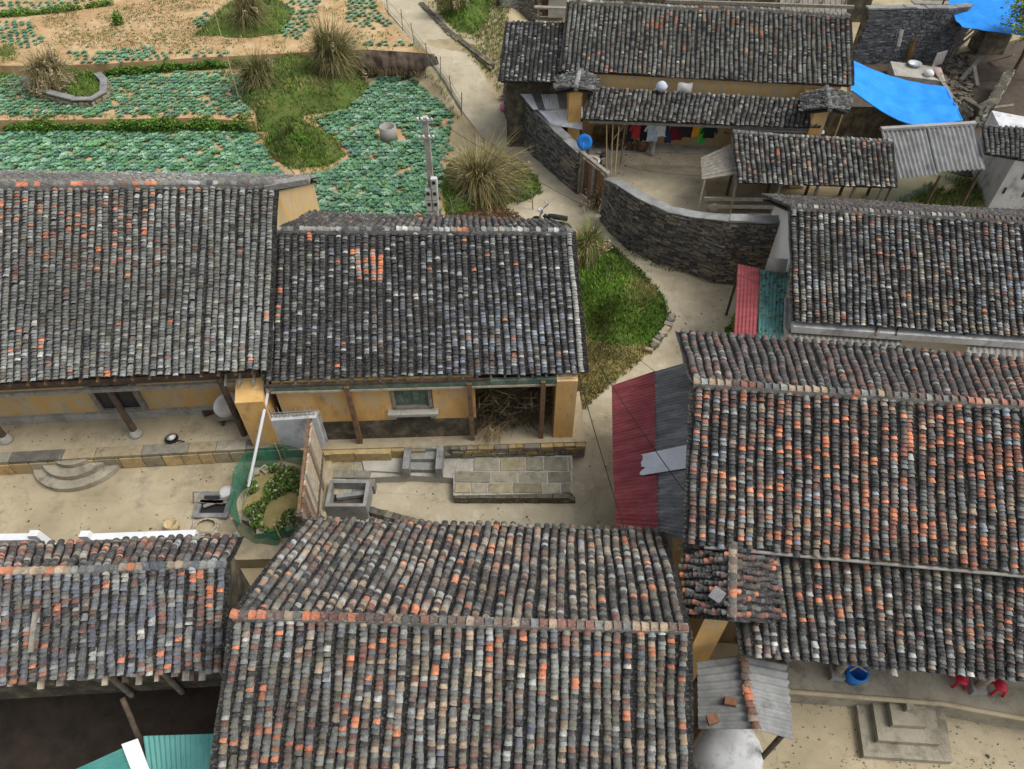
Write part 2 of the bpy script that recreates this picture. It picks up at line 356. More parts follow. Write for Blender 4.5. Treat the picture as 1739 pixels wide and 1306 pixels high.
class Roofing:
    def __init__(s, root): s.root = root; s.t = []; s.pans = []; s.sd = ru(0, 99)
    def slope(s, part, RL, RR, EL, ER, colfn, sp=.2, ex=.09, sag=.05, lift=.0, wob=1.0, verge=None):
        RL, RR, EL, ER = map(Vector, (RL, RR, EL, ER)); sd = s.sd
        Wd = ((RR-RL).length+(ER-EL).length)/2; Ln = ((EL-RL).length+(ER-RR).length)/2
        n = max(1, round(Wd/sp)); rows = max(1, round(Ln/ex)); k = (Wd/n)/.205; ky = (Ln/rows)/.122
        def pt(u, v):
            p = RL.lerp(RR, u).lerp(EL.lerp(ER, u), v)
            p = p.copy(); p.z += lift + sag*noise.noise((p.x*.35+sd, p.y*.35, 0)) + .25*sag*noise.noise((p.x*1.3+sd, p.y*1.3, 5)); return p
        for i in range(n*2+1):
            pan = i % 2 == 0; uc = i/(2*n); ph = ru(0, 50); cs = ru(-.035, .035)*wob
            for j in range(rows):
                v = (j+.35)/rows
                u = uc + wob*(.30/n)*noise.noise((ph, v*3.0, sd)) + (0 if pan else ru(-.03, .03)/n)
                u = min(1, max(0, u))
                p = pt(u, v); a = pt(min(1, u+.02), v)-pt(max(0, u-.02), v); b = pt(u, max(0, v-.03))-pt(u, v+.03)
                a.normalize(); b.normalize(); nn = a.cross(b)
                if nn.z < 0: a = -a; nn = -nn
                nn.normalize(); a = b.cross(nn)
                if not pan:
                    if rnd() < .006*wob: continue
                    ang = ru(-.09, .09)*wob; a2 = a*math.cos(ang)+b*math.sin(ang); b2 = nn.cross(a2)
                    M = Matrix(((a2.x*k, b2.x*ky, nn.x, 0), (a2.y*k, b2.y*ky, nn.y, 0), (a2.z*k, b2.z*ky, nn.z, 0), (0, 0, 0, 1)))
                    M.translation = p + nn*(.055+ru(-.008, .014)) + b*(cs+ru(-.016, .016)-(.07 if rnd() < .012 else 0))
                    c = colfn(u, v)
                    if verge and (i == 1 and verge[0] or i == 2*n-1 and verge[1]): c = tone(random.choice((TC['wh'], TC['lt'], TC['pl'], TC['wh'])), .8, 1.1)
                    s.t.append((M, tuple(c), part, random.choice((0, 0, 1, 1, 2))))
                else:
                    M = Matrix(((a.x*k, b.x*ky, nn.x, 0), (a.y*k, b.y*ky, nn.y, 0), (a.z*k, b.z*ky, nn.z, 0), (0, 0, 0, 1)))
                    M.translation = p + nn*(.03+ru(-.004, .004))
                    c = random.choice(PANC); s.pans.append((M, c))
        # boarding under the tiles, as geometry of the part itself is made by roof_part()
    def finish(s, limit=300):
        key = []
        for q, (M, c, part, var) in enumerate(s.t):
            x, y, t = proj(M.translation); ok = 4 < x < 1735 and 4 < y < 1302 and t > 0
            key.append((t if ok else 1e6+t, q))
        key.sort(); ind = set(q for d, q in key[:limit] if d < 1e6)
        for q in ind:
            M, c, part, var = s.t[q]; place('tile', TM[var], M, part, c)
        for var in range(3): pass
        Vs, Fs, Cs, Sm, base = [], [], [], [], 0
        for var in range(3):
            L = [(M, c) for q, (M, c, p, v) in enumerate(s.t) if v == var and q not in ind]
            if not L: continue
            V, F = instances_np(TG[var][0], TG[var][1], [m for m, c in L]); nv = len(TG[var][0]); k = len(TG[var][1])//2
            Vs.append(V); Fs.append(F+base); base += len(V)
            Cs.append(np.repeat(np.array([(*c, 1) for m, c in L]), nv, axis=0)); Sm += ([True]*k+[False]*k)*len(L)
        o = stuff(mesh_np('roof_tiles', np.concatenate(Vs), np.concatenate(Fs), 'tile_mass', np.concatenate(Cs), s.root, Sm))
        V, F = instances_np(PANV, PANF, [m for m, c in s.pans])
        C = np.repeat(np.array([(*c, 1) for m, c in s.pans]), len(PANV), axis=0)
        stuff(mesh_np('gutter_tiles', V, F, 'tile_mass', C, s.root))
def slab(name, root, RL, RR, EL, ER, th=.07, drop=.05, m='roof_board'):
    RL, RR, EL, ER = map(Vector, (RL, RR, EL, ER)); il = min(.3, .13/max(.2, (EL-RL).length)); iw = .05/max(.2, (RR-RL).length)
    EL2, ER2 = EL.lerp(RL, il), ER.lerp(RR, il); RL, RR, EL, ER = RL.lerp(RR, iw), RR.lerp(RL, iw), EL2.lerp(ER2, iw), ER2.lerp(EL2, iw)
    q = [Vector(x)-Vector((0, 0, drop)) for x in (RL, RR, ER, EL)]
    lo = [x-Vector((0, 0, th)) for x in q]
    mb = MB().hexa(lo, q); return mb.build(name, m, root)
def ridge(root, part, A, B, colfn, rows=1, up=.10, mortar=True, sp=.17, sag=.09, sd=0, w=1.0):
    A, B = Vector(A), Vector(B); L = (B-A).length; n = int(L/sp); d = (B-A).normalized(); side = d.cross(Vector((0, 0, 1))).normalized(); nn = side.cross(d)
    mb = MB()
    def pz(p): return Vector((p.x, p.y, p.z + sag*noise.noise((p.x*.35+sd, p.y*.35, 0)) + .25*sag*noise.noise((p.x*1.3+sd, p.y*1.3, 5))))
    m = max(2, n//4)
    for i in range(m):
        a, b = pz(A.lerp(B, i/m)), pz(A.lerp(B, (i+1)/m)); mb.beam(a+nn*(up*.5), b+nn*(up*.5), .17*w, up+.12)
    mo = mb.build('ridge_mortar', 'mortar', root)
    for i in range(n):
        p = pz(A.lerp(B, (i+.5)/n)); b2 = (d+side*ru(-.06, .06)+nn*ru(-.03, .03)).normalized(); a2 = b2.cross(nn).normalized(); n2 = a2.cross(b2)
        k = 1.25*w
        M = Matrix(((a2.x*k, b2.x, n2.x, 0), (a2.y*k, b2.y, n2.y, 0), (a2.z*k, b2.z, n2.z, 0), (0, 0, 0, 1)))
        M.translation = p + nn*(up+.03+ru(-.01, .015)); place('ridge_tile', TM[i % 3], M, part, colfn(i/n, 0))
class House: pass
def hvec(a, b): v = Vector(b)-Vector(a); v.z = 0; return v
def house(name, label, rg, ev, zr, ze, loc_px, back=1.0, zb=None, cf=None, cb=None, cr=None, fin=True, over=0, limit=300, verge=None, sp=.2, ex=.09, rup=.1, sag=.09, group=None, backex=None):
    h = House(); RL, RR = P(*rg[0], zr), P(*rg[1], zr if not isinstance(zr, tuple) else zr[1]); EL, ER = P(*ev[0], ze), P(*ev[1], ze)
    h.RL, h.RR, h.EL, h.ER = RL, RR, EL, ER
    zb = ze if zb is None else zb
    h.BL = RL + hvec(EL, RL)*back; h.BR = RR + hvec(ER, RR)*back; h.BL.z = h.BR.z = zb
    if backex: h.BL, h.BR = P(*backex[0], zb), P(*backex[1], zb)
    h.du = hvec(EL, ER).normalized(); h.dv = Vector((-h.du.y, h.du.x, 0))
    h.root = thing(name, label, 'house', (*(((EL+ER)/2).xy), 0), group)
    h.ze = ze; h.zr = zr
    h.front = slab('roof', h.root, RL, RR, EL, ER)
    h.rf = Roofing(h.root)
    h.rf.slope(h.front, RL, RR, EL, ER, cf, sp, ex, sag, verge=verge)
    if back > 0:
        h.rear = slab('back_roof', h.root, RR, RL, h.BR, h.BL)
        h.rf.slope(h.rear, RR, RL, h.BR, h.BL, cb or cf, sp, ex, sag)
    ridge(h.root, h.front, RL+h.du*.0, RR, cr or cf, up=rup, sag=sag, sd=h.rf.sd)
    if fin: h.rf.finish(limit)
    if True:
        run = hvec(EL, RL).dot(h.dv); print('HOUSE %s width %.1f run %.2f pitch %.0f yaw %.1f skew %.2f  %.2f' % (name, hvec(EL, ER).length, run, math.degrees(math.atan2(zr-ze, run)), math.degrees(math.atan2(h.du.y, h.du.x)), hvec(EL, RL).dot(h.du), hvec(ER, RR).dot(h.du)))
    return h
def body(h, fi, bi, sl, sr, z0, m, name='wall', top=.14):
    """walls with gables under a two-slope roof; insets in metres from the eaves/verges"""
    ends = []
    for E, Rg, B, s in ((h.EL, h.RL, h.BL, sl), (h.ER, h.RR, h.BR, -sr)):
        o = h.du*s
        f = hvec(E, Rg); fl = f.length; b = hvec(B, Rg); bl = b.length
        F = E + f*(fi/fl) + o; Bk = B + b*(bi/bl) + o; Rt = Rg + o
        zf = E.z+(Rg.z-E.z)*fi/fl-top; zb = B.z+(Rg.z-B.z)*bi/bl-top
        ends.append([Vector((F.x, F.y, z0)), Vector((F.x, F.y, zf)), Vector((Rt.x, Rt.y, Rg.z-top)), Vector((Bk.x, Bk.y, zb)), Vector((Bk.x, Bk.y, z0))])
    vs = ends[0]+ends[1]
    fs = [(0, 1, 2, 3, 4), (9, 8, 7, 6, 5)]+[(i, i+5, (i+1) % 5+5, (i+1) % 5) for i in range(5)]
    return MB().add(vs, fs).build(name, m, h.root)

# ---------------------------------------------------------------- ground, path, yards
def axis(lo, hi, a, b, st): return [lo, lo*.5+a*.5]+list(np.arange(a, b+1e-6, st))+[hi*.5+b*.5, hi]
xs = axis(-200, 200, -30, 30, .5); ys = axis(-60, 260, -2, 60, .5)
gv = [(x, y, gz(x, y)-.03) for y in ys for x in xs]; nx = len(xs)
gf = [(j*nx+i, j*nx+i+1, (j+1)*nx+i+1, (j+1)*nx+i) for j in range(len(ys)-1) for i in range(nx-1)]
struct(MB().add(gv, gf, smooth=True).build('ground', 'ground'))
def sheet(name, pts, z, m, th=.06, kind=struct):
    return kind(MB().prism(poly(pts, z), z-th, z).build(name, m))
def drape(name, pts, dz, m, step=.5, th=.05):
    """sheet that follows the ground: polygon in pixels, cut into a fan of strips"""
    L, Rr = pts; mb = MB(); n = len(L)
    l3 = [G(a, b, 0) for a, b in L]; r3 = [G(a, b, 0) for a, b in Rr]
    vs = []
    for a, b in zip(l3, r3):
        for t in (0, .25, .5, .75, 1):
            p = a.lerp(b, t); vs.append((p.x, p.y, max(gz(p.x, p.y), p.z if t in (0, 1) else gz(p.x, p.y))+dz))
    fs = [(i*5+k, i*5+k+1, (i+1)*5+k+1, (i+1)*5+k) for i in range(n-1) for k in range(4)]
    mb.add(vs, fs, smooth=True)
    for side in (0, 4):
        e = [vs[i*5+side] for i in range(n)]; lo = [(x, y, z-th-.05) for x, y, z in e]
        mb.add(e+lo, [(i, i+1, n+i+1, n+i) for i in range(n-1)])
    return struct(mb.build(name, m))
# lane that comes down from the fields
drape('path', ([(632, -12), (676, 40), (722, 92), (756, 140), (786, 190), (820, 235), (868, 262), (912, 296)],
               [(706, -12), (762, 48), (806, 104), (834, 150), (858, 196), (880, 232), (908, 260), (962, 304)]), .02, 'concrete_path')
# the lane and small square between the houses
lane = poly([(905, 290), (966, 300), (1010, 350), (1060, 420), (1130, 450), (1200, 482), (1262, 486), (1345, 480), (1345, 600), (1180, 640), (1180, 960), (1100, 960), (560, 940), (540, 850),
             (560, 800), (960, 800), (965, 720), (975, 640), (985, 560), (975, 430), (880, 385), (860, 352)], 0)
struct(MB().prism(lane, -.06, .012).build('lane', 'concrete_path'))
# walled courtyard in front of the long house
COURT, TERR, PLAT = .45, 1.0, .30
sheet('courtyard', [(-260, 772), (440, 772), (560, 772), (566, 800), (548, 900), (520, 948), (-260, 965)], COURT, 'yard_concrete', .5)
# yard of the right-hand house and of the house beyond the wall
ECRT = .35
sheet('house_yard', [(1200, 1090), (1900, 1140), (1900, 1420), (1180, 1420)], ECRT, 'yard_concrete', .4)
sheet('wash_yard', [(1020, 250), (1200, 252), (1200, 384), (1104, 376), (1040, 330), (1018, 300), (1000, 285)], .03, 'concrete_path', .1)
sheet('porch_floor', [(1000, 228), (1400, 240), (1400, 262), (1060, 258), (1015, 268), (1000, 285)], .08, 'grey_concrete', .1)
# dark pit in front of the low outbuilding
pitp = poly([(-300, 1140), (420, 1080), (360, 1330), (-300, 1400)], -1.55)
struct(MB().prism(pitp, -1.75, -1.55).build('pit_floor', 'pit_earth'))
# right field soil and the terraces of the fields
struct(MB().prism(poly([(430, 205), (470, 150), (600, 190), (640, 128), (760, 128), (770, 170), (760, 440), (480, 440), (520, 320)], 0), -.1, .015).build('field_soil', 'soil'))
struct(MB().prism(poly([(-300, 212), (440, 214), (500, 318), (520, 420), (-300, 420)], 0), -.1, .012).build('field_soil', 'soil'))
T2, T3 = .6, 1.15
ter2 = poly([(-300, 96), (110, 96), (430, 104), (440, 150), (432, 206), (330, 200), (200, 202), (60, 204), (-300, 204)], T2)
struct(MB().prism(ter2, -.1, T2).build('field_terrace', 'soil'))
ter3 = poly([(-300, -60), (618, -60), (668, 45), (716, 82), (738, 92), (690, 88), (618, 84), (560, 86), (420, 94), (330, 98), (185, 108), (60, 112), (-300, 108)], T3)
struct(MB().prism(ter3, -.1, T3).build('field_terrace', 'soil'))
# earth bank cut between the upper terrace and the cabbage field
dm = MB()
bk0 = [(604, 86), (650, 87), (700, 89), (742, 96)]; bk1 = [(612, 128), (660, 131), (705, 133), (758, 134)]
def dbank(u, v):
    i = min(2, int(u*3)); t = u*3-i
    a = P(bk0[i][0], bk0[i][1], T3).lerp(P(bk0[i+1][0], bk0[i+1][1], T3), t); b = P(bk1[i][0], bk1[i][1], .0).lerp(P(bk1[i+1][0], bk1[i+1][1], .0), t)
    p = a.lerp(b, v); p.y -= .05+.3*math.sin(v*3.1); nn = noise.noise((p.x*1.5, p.y*1.5, 3))+.6*noise.noise((p.x*4, p.y*4, 9)); p.z += .03+.16*nn; p.y -= .2*nn; return p
dm.grid(dbank, 60, 20); struct(dm.build('earth_bank', 'dark_earth'))

# ---------------------------------------------------------------- vegetation helpers
GREENS = [(.065, .15, .018), (.095, .205, .025), (.135, .24, .035), (.05, .11, .017), (.175, .235, .05)]
DRY = [(.20, .17, .06), (.28, .23, .10), (.15, .14, .05), (.10, .12, .03)]
def blades(mb, p, h, n, cols, spread=.06, w=.02):
    for _ in range(n):
        a = ru(0, 6.283); q = Vector(p)+Vector((ru(-spread, spread), ru(-spread, spread), 0)); hh = h*ru(.5, 1.2); l = ru(.1, .9)*hh
        t = q+Vector((math.cos(a)*l, math.sin(a)*l, hh)); s = Vector((-math.sin(a), math.cos(a), 0))*w
        mb.face((q-s, q+s, t), random.choice(cols))
def leaf(mb, p, size, cols, flat=.5):
    d = Vector((ru(-1, 1), ru(-1, 1), ru(-flat, flat))).normalized(); s = d.cross(Vector((ru(-1, 1), ru(-1, 1), ru(.2, 1)))).normalized()
    p = Vector(p); k = size*ru(.6, 1.3)
    mb.face((p-d*k, p+s*k*.5, p+d*k, p-s*k*.5), random.choice(cols))
def mound(pts, H, w, n, cols, bh=.12, z=None, step=.22, m='grass_ground', name='grass_bank', gname='grass', dens_fn=None, bw=.02):
    pl = [G(a, b) if z is None else P(a, b, z) for a, b in pts]
    x0, x1 = min(p.x for p in pl)-step, max(p.x for p in pl)+step; y0, y1 = min(p.y for p in pl)-step, max(p.y for p in pl)+step
    base = lambda x, y: (gz(x, y) if z is None else z)
    def hf(x, y):
        if not inside(x, y, pl): return base(x, y)-.06
        d = edge_dist(x, y, pl); return base(x, y)+H*sst(0, w, d)*(1+.35*noise.noise((x*.8, y*.8, 2)))+.02
    nx, ny = int((x1-x0)/step)+2, int((y1-y0)/step)+2; V = []; ok = {}; F = []
    for j in range(ny):
        for i in range(nx):
            x, y = x0+i*step, y0+j*step; V.append((x, y, hf(x, y)))
    for j in range(ny-1):
        for i in range(nx-1):
            q = (j*nx+i, j*nx+i+1, (j+1)*nx+i+1, (j+1)*nx+i)
            if any(inside(V[k][0], V[k][1], pl) for k in q): F.append(q)
    struct(MB().add(V, F, smooth=True).build(name, m))
    mb = MB(); c = 0
    while c < n:
        x, y = ru(x0, x1), ru(y0, y1)
        if inside(x, y, pl):
            c += 1
            if noise.noise((x*1.1, y*1.1, 7)) > ru(-.9, .9)+.25: continue
            k = .6+.9*noise.noise((x*.9, y*.9, 4)); br = noise.noise((x*.55+3, y*.55, 21)); cc = DRY if br > ru(.12, .5) else cols
            blades(mb, (x, y, hf(x, y)), bh*max(.35, .8+k*.5), 3, [tone(q, .75, 1.1+.3*k) if 1 else q for q in [tuple(v*max(.35, 1+.9*noise.noise((x*.8, y*.8, 9))) for v in q) for q in cc]], .07, bw)
    stuff(mb.build(gname, 'foliage')); return hf, pl
def hedge(pts, z0, h, wd, n, cols, name, label, cat='hedge', size=.07):
    """low leafy strip along a pixel polyline at height z0"""
    l3 = [P(a, b, z0) for a, b in pts]; mb = MB(); seg = [(l3[i], l3[i+1]) for i in range(len(l3)-1)]; tl = [(b-a).length for a, b in seg]
    for _ in range(n):
        i = random.choices(range(len(seg)), tl)[0]; p = seg[i][0].lerp(seg[i][1], rnd())
        k = .65+.6*noise.noise((p.x*.9, p.y*.9, 1))
        if k < .28: continue
        a = ru(0, 6.28); r = math.sqrt(rnd())*wd*k; q = p+Vector((math.cos(a)*r, math.sin(a)*r*.8, 0))
        q.z = z0 + rnd()**.7*h*k*(1-.5*(r/wd)**2); sh = 1+.6*noise.noise((q.x*1.7, q.y*1.7, 3))
        leaf(mb, q, size, [tuple(c*sh for c in g) for g in cols])
    o = mb.build(name, 'foliage', origin=l3[0]); return stufft(o, label, cat)
def reed(px, py, z, h, rad, n, label, cols, group='clumps of tall reed grass', plume=12, droop=1.0, name='reed_clump'):
    b = P(px, py, z) if z is not None else G(px, py); root = thing(name, label, 'reed grass', b, group); mb = MB(); pm = MB(); a0 = ru(0, 6.28); subs = [(ru(0, 6.28), ru(0, .35)*rad, ru(.7, 1.1)) for _ in range(4)]
    for k in range(n):
        sa, sr, sh_ = random.choice(subs); a = ru(0, 6.283); r0 = rad*.16*math.sqrt(rnd()); p = b+Vector((math.cos(a)*r0+math.cos(sa)*sr, math.sin(a)*r0+math.sin(sa)*sr, -.05)); a += ru(-.7, .7)
        hh = h*ru(.4, 1.1)*sh_; out = rad*ru(.1, 1.05)*(1+.35*math.cos(a-a0)); dr = droop*(ru(.1, .8) if rnd() < .75 else ru(.8, 1.35))*hh; c = random.choice(cols); j = ru(.65, 1.25); c = tuple(x*j for x in c)
        w = ru(.018, .034); s = Vector((-math.sin(a), math.cos(a), 0)); last = None; N = 6
        for i in range(N+1):
            t = i/N; q = p+Vector((math.cos(a)*out*t**1.5, math.sin(a)*out*t**1.5, max(.02, hh*(t*1.25-.25*t*t)-dr*t**2.6))); ww = s*(w*(1-t*.9))
            if last: mb.face((last[0], last[1], q+ww, q-ww), c, True)
            last = (q-ww, q+ww)
        if k < plume:
            tip = (last[0]+last[1])/2
            for _ in range(26):
                d = Vector((math.cos(a)*ru(0, .3)+ru(-.05, .05), math.sin(a)*ru(0, .3)+ru(-.05, .05), ru(-.2, .25))); leaf(pm, tip+d, .06, [(.33, .27, .17), (.25, .2, .12)])
    stuff(mb.build('leaf_blades', 'foliage', root))
    if plume: stuff(pm.build('plumes', 'foliage', root))
    return root
STRAW = [(.22, .17, .075), (.30, .24, .12), (.15, .13, .05), (.11, .12, .04), (.36, .29, .16)]
STRAWG = [(.12, .14, .04), (.2, .17, .07), (.16, .17, .06), (.08, .10, .03)]
# green banks and grassy mounds
mound([(985, 425), (1012, 400), (1048, 425), (1092, 462), (1128, 505), (1140, 548), (1112, 588), (1040, 588), (996, 575), (975, 500)], .75, 1.6, 9500, GREENS, .11, 0)
mound([(985, 572), (1040, 586), (1112, 588), (1066, 632), (1016, 672), (972, 716), (956, 700), (966, 620)], .15, .9, 4200, DRY, .08, 0, m='dry_grass_ground', gname='dry_grass')
mound([(755, 372), (748, 300), (768, 270), (830, 262), (878, 272), (912, 300), (922, 328), (890, 344), (820, 352)], .55, 1.2, 5200, GREENS[:4]+DRY[2:], .12, 0)
mound([(448, 240), (470, 205), (520, 208), (575, 240), (588, 265), (560, 282), (500, 288), (455, 268)], .6, .9, 3200, GREENS+DRY[2:], .14, 0)
mound([(392, 196), (398, 140), (440, 108), (520, 96), (600, 112), (632, 150), (600, 186), (520, 196), (452, 226), (425, 222)], .9, 1.1, 6500, GREENS[:4]+DRY, .14, 0)
mound([(330, 60), (380, 10), (450, -20), (500, 20), (480, 58), (420, 66)], .5, 1.2, 2200, GREENS+DRY, .16, T3)
mound([(745, 20), (735, -30), (830, -30), (832, 30), (806, 58), (775, 52)], .8, 1.4, 2600, GREENS, .16)
mound([(50, 142), (66, 120), (140, 118), (182, 142), (176, 172), (130, 180), (80, 164)], .45, .8, 2600, GREENS[:4]+DRY[2:], .13, T2)
mound([(-60, 130), (-60, 88), (40, 84), (62, 104), (50, 126), (10, 134)], .5, .8, 1500, GREENS[:4]+DRY[2:], .16, T2)
# leafy edges of the terraces
hedge([(-60, 224), (60, 223), (150, 222), (250, 224), (330, 221), (430, 222)], 0, .85, .5, 16000, GREENS[:4], 'leafy_terrace_edge', 'low green leafy growth along the bank above the dense cabbage field')
hedge([(150, 132), (200, 128), (240, 126), (300, 120), (360, 116), (430, 114)], .6, .6, .38, 6500, GREENS[:4]+DRY[3:], 'leafy_terrace_edge', 'patchy green growth along the bank between the bare soil and the middle cabbages')
hedge([(-20, 30), (70, 24), (120, 18), (190, 8)], T3, .5, .5, 2500, GREENS[:4], 'leafy_terrace_edge', 'dark green bushes at the top edge of the bare sandy field')
hedge([(1235, 572), (1248, 560), (1255, 540)], 0, .5, .25, 700, GREENS, 'weed_clump', 'green weeds growing beside the red metal sheet', 'weeds', .09)
hedge([(508, 240), (530, 246)], .5, .45, .28, 900, [(.07, .17, .015), (.10, .22, .03)], 'leafy_bush', 'bright green leafy bush beside the small reed on a mound', 'bush', .08)
hedge([(200, 44), (206, 40)], T3, .8, .22, 260, [(.10, .22, .03), (.08, .13, .03)], 'leafy_bush', 'small upright green bush standing in the bare sandy field', 'bush', .10)
hedge([(1490, 78), (1520, 96), (1470, 104)], 0, .8, .7, 900, [(.05, .08, .02), (.08, .10, .03), (.04, .05, .02)], 'weed_clump', 'straggly weeds in front of the grey stone wall by the tarpaulin', 'weeds', .08)
reed(820, 318, 0, 2.7, 1.9, 3000, 'largest golden reed clump, beside the lane and the utility pole', STRAW+STRAWG[:2])
reed(560, 120, .9, 3.2, 1.6, 2200, 'tall feathery reed clump beside the brown earth bank', STRAW+STRAWG)
reed(442, 146, .8, 2.1, 1.15, 1500, 'rounded olive reed clump on the bare bank beside the thin pole', STRAW[:4]+STRAWG)
reed(92, 140, 1.0, 2.5, 1.3, 1500, 'pale drooping reed clump inside the curved low wall', STRAW, plume=60, droop=1.5)
reed(496, 232, .5, 1.3, .45, 260, 'small green reed tuft on the mound between cabbage fields', STRAWG+GREENS[:2], plume=0)
reed(1004, 432, .3, 1.9, .95, 1500, 'olive reed clump hanging beside the tiled roof and the lane', STRAW+STRAWG+GREENS[:2], droop=1.3)
reed(425, 34, T3+.4, 2.2, 1.2, 1100, 'reed clump on the green bank at the top of the thin pole', STRAWG+STRAW[:3])
reed(766, 12, 1.6, 2.0, 1.1, 900, 'reed clump on the green bank across the lane from the fence', STRAWG+STRAW[:3])
reed(1018, 352, 0, 1.3, .5, 300, 'thin dry reeds growing in front of the wooden gate', STRAW, plume=20)
reed(880, 172, .3, 1.7, .5, 350, 'thin dry reeds between the lane and the white metal roof', STRAW[:3], plume=30)
reed(1538, 108, 0, 1.9, .3, 160, 'sheaf of dry straw stalks leaning on the grey stone wall', [(.38, .28, .12), (.3, .22, .1)], plume=0, droop=.2)

# loose weeds, straw and stones over the bare soil
def litter(name, label, pts, z, n, cols, h=.09, dens=0.0, w=.022, sc=.6):
    pl = [P(a, b, z) if z is not None else G(a, b) for a, b in pts]; mb = MB(); x0, x1 = min(p.x for p in pl), max(p.x for p in pl); y0, y1 = min(p.y for p in pl), max(p.y for p in pl)
    for _ in range(n):
        x, y = ru(x0, x1), ru(y0, y1)
        if inside(x, y, pl) and noise.noise((x*sc, y*sc, 31)) > dens-ru(0, .3): blades(mb, (x, y, (z if z is not None else gz(x, y))+.01), h, 3, [tone(c, .7, 1.2) for c in cols], .09, w)
    stufft(mb.build(name, 'foliage', origin=pl[0]), label, 'weeds')
litter('dry_weeds', 'sparse dry weeds scattered over the bare sandy field', [(110, 82), (60, 30), (330, -10), (430, 60), (420, 90)], T3, 5200, DRY+[(.36, .28, .16)], .07, -.1)
litter('green_weeds', 'sprinkle of green weeds between the upper cabbage patches', [(-40, 110), (-40, -20), (620, -20), (670, 48), (720, 84), (420, 92)], T3, 3800, GREENS, .12, .22)
litter('green_weeds', 'green weeds along the edges of the middle cabbages', [(-40, 204), (-40, 110), (430, 118), (436, 204)], T2, 3000, GREENS, .12, .1)
litter('green_weeds', 'weeds creeping between the mounds and the dense cabbages', [(425, 225), (480, 190), (620, 190), (600, 300), (540, 330), (480, 300)], 0, 3600, GREENS+DRY[2:], .12, -.05)
litter('dry_weeds', 'dry weeds and straw on the waste ground beside the topmost wing roof', [(770, 70), (830, -10), (870, -10), (862, 40), (850, 160), (836, 140)], None, 3800, DRY+GREENS[:2], .14, -.1)
litter('dry_weeds', 'thin dry grass at the foot of the field fence', [(640, 0), (628, -10), (700, 95), (752, 145), (780, 200), (770, 200), (740, 150), (690, 92)], None, 3000, DRY+GREENS, .2, -.4)
litter('dry_weeds', 'brown leaf litter behind the dark tiled ridge', [(770, 380), (770, 345), (860, 352), (890, 372), (860, 385)], 0, 2600, [(.14, .07, .03), (.2, .11, .05), (.1, .06, .03)], .06, -.6)
litter('green_weeds', 'moss and weeds along the foot of the curved stone wall', [(1045, 398), (1074, 426), (1118, 448), (1166, 460), (1166, 466), (1112, 454), (1068, 432), (1038, 404)], 0, 700, DRY+GREENS[:2], .1, -.5)
litter('dry_weeds', 'dead stalks on the brown earth bank', [(606, 86), (742, 92), (756, 134), (612, 130)], .4, 1500, [(.10, .07, .04), (.2, .15, .08), (.07, .05, .035)], .3, -.6)
litter('green_weeds', 'weeds in the yard below the fibre-cement roof', [(1520, 345), (1600, 300), (1680, 310), (1660, 360), (1540, 370)], 0, 2200, GREENS+DRY, .22, -.1)

# ---------------------------------------------------------------- cabbages
def cabbage_geom(nl=11, seed=1):
    rs = random.Random(seed); vs = []; fs = []
    for k in range(nl):
        a = k*2.4+rs.uniform(-.2, .2); t = k/nl; r = 1.0-.72*t; tilt = .15+1.05*t; wd = .50*(1-.45*t)
        ca, sa = math.cos(a), math.sin(a); b = len(vs)
        for (u, w_, zz) in ((.08, 0, .0), (.6, -.85, .10), (.55, 0, .0), (.6, .85, .10), (1.0, -.5, .06), (.97, 0, -.02), (1.0, .5, .06)):
            x = u*r*math.cos(tilt); z = u*r*math.sin(tilt)*.9+zz+.06*rs.uniform(-1, 1)+.12*t
            y = w_*wd; vs.append((x*ca-y*sa, x*sa+y*ca, z))
        fs += [(b, b+1, b+2, b+2), (b, b+2, b+3, b+3), (b+1, b+4, b+5, b+2), (b+2, b+5, b+6, b+3)]
    tri = []
    for f in fs: tri += ([(f[0], f[1], f[2])] if f[2] == f[3] else [(f[0], f[1], f[2]), (f[0], f[2], f[3])])
    b = len(vs); vs.append((0, 0, .5))
    for k in range(7): vs.append((.3*math.cos(k*.8976), .3*math.sin(k*.8976), .30))
    for k in range(7): vs.append((.26*math.cos(k*.8976), .26*math.sin(k*.8976), .0))
    for k in range(7):
        k2 = (k+1) % 7; tri += [(b, b+1+k, b+1+k2), (b+1+k, b+8+k, b+8+k2), (b+1+k, b+8+k2, b+1+k2)]
    return vs, tri
CG = [cabbage_geom(11, s) for s in (1, 2, 3)]
CM = []
for g in CG:
    me = bpy.data.meshes.new('cabbage'); me.from_pydata(g[0], [], g[1]); me.materials.append(MATS['cabbage_piece']); CM.append(me)
CCOL = [lin(94, 138, 106), lin(110, 152, 118), lin(90, 128, 108), lin(132, 166, 138), lin(80, 122, 86), lin(102, 144, 98)]
cabs = []
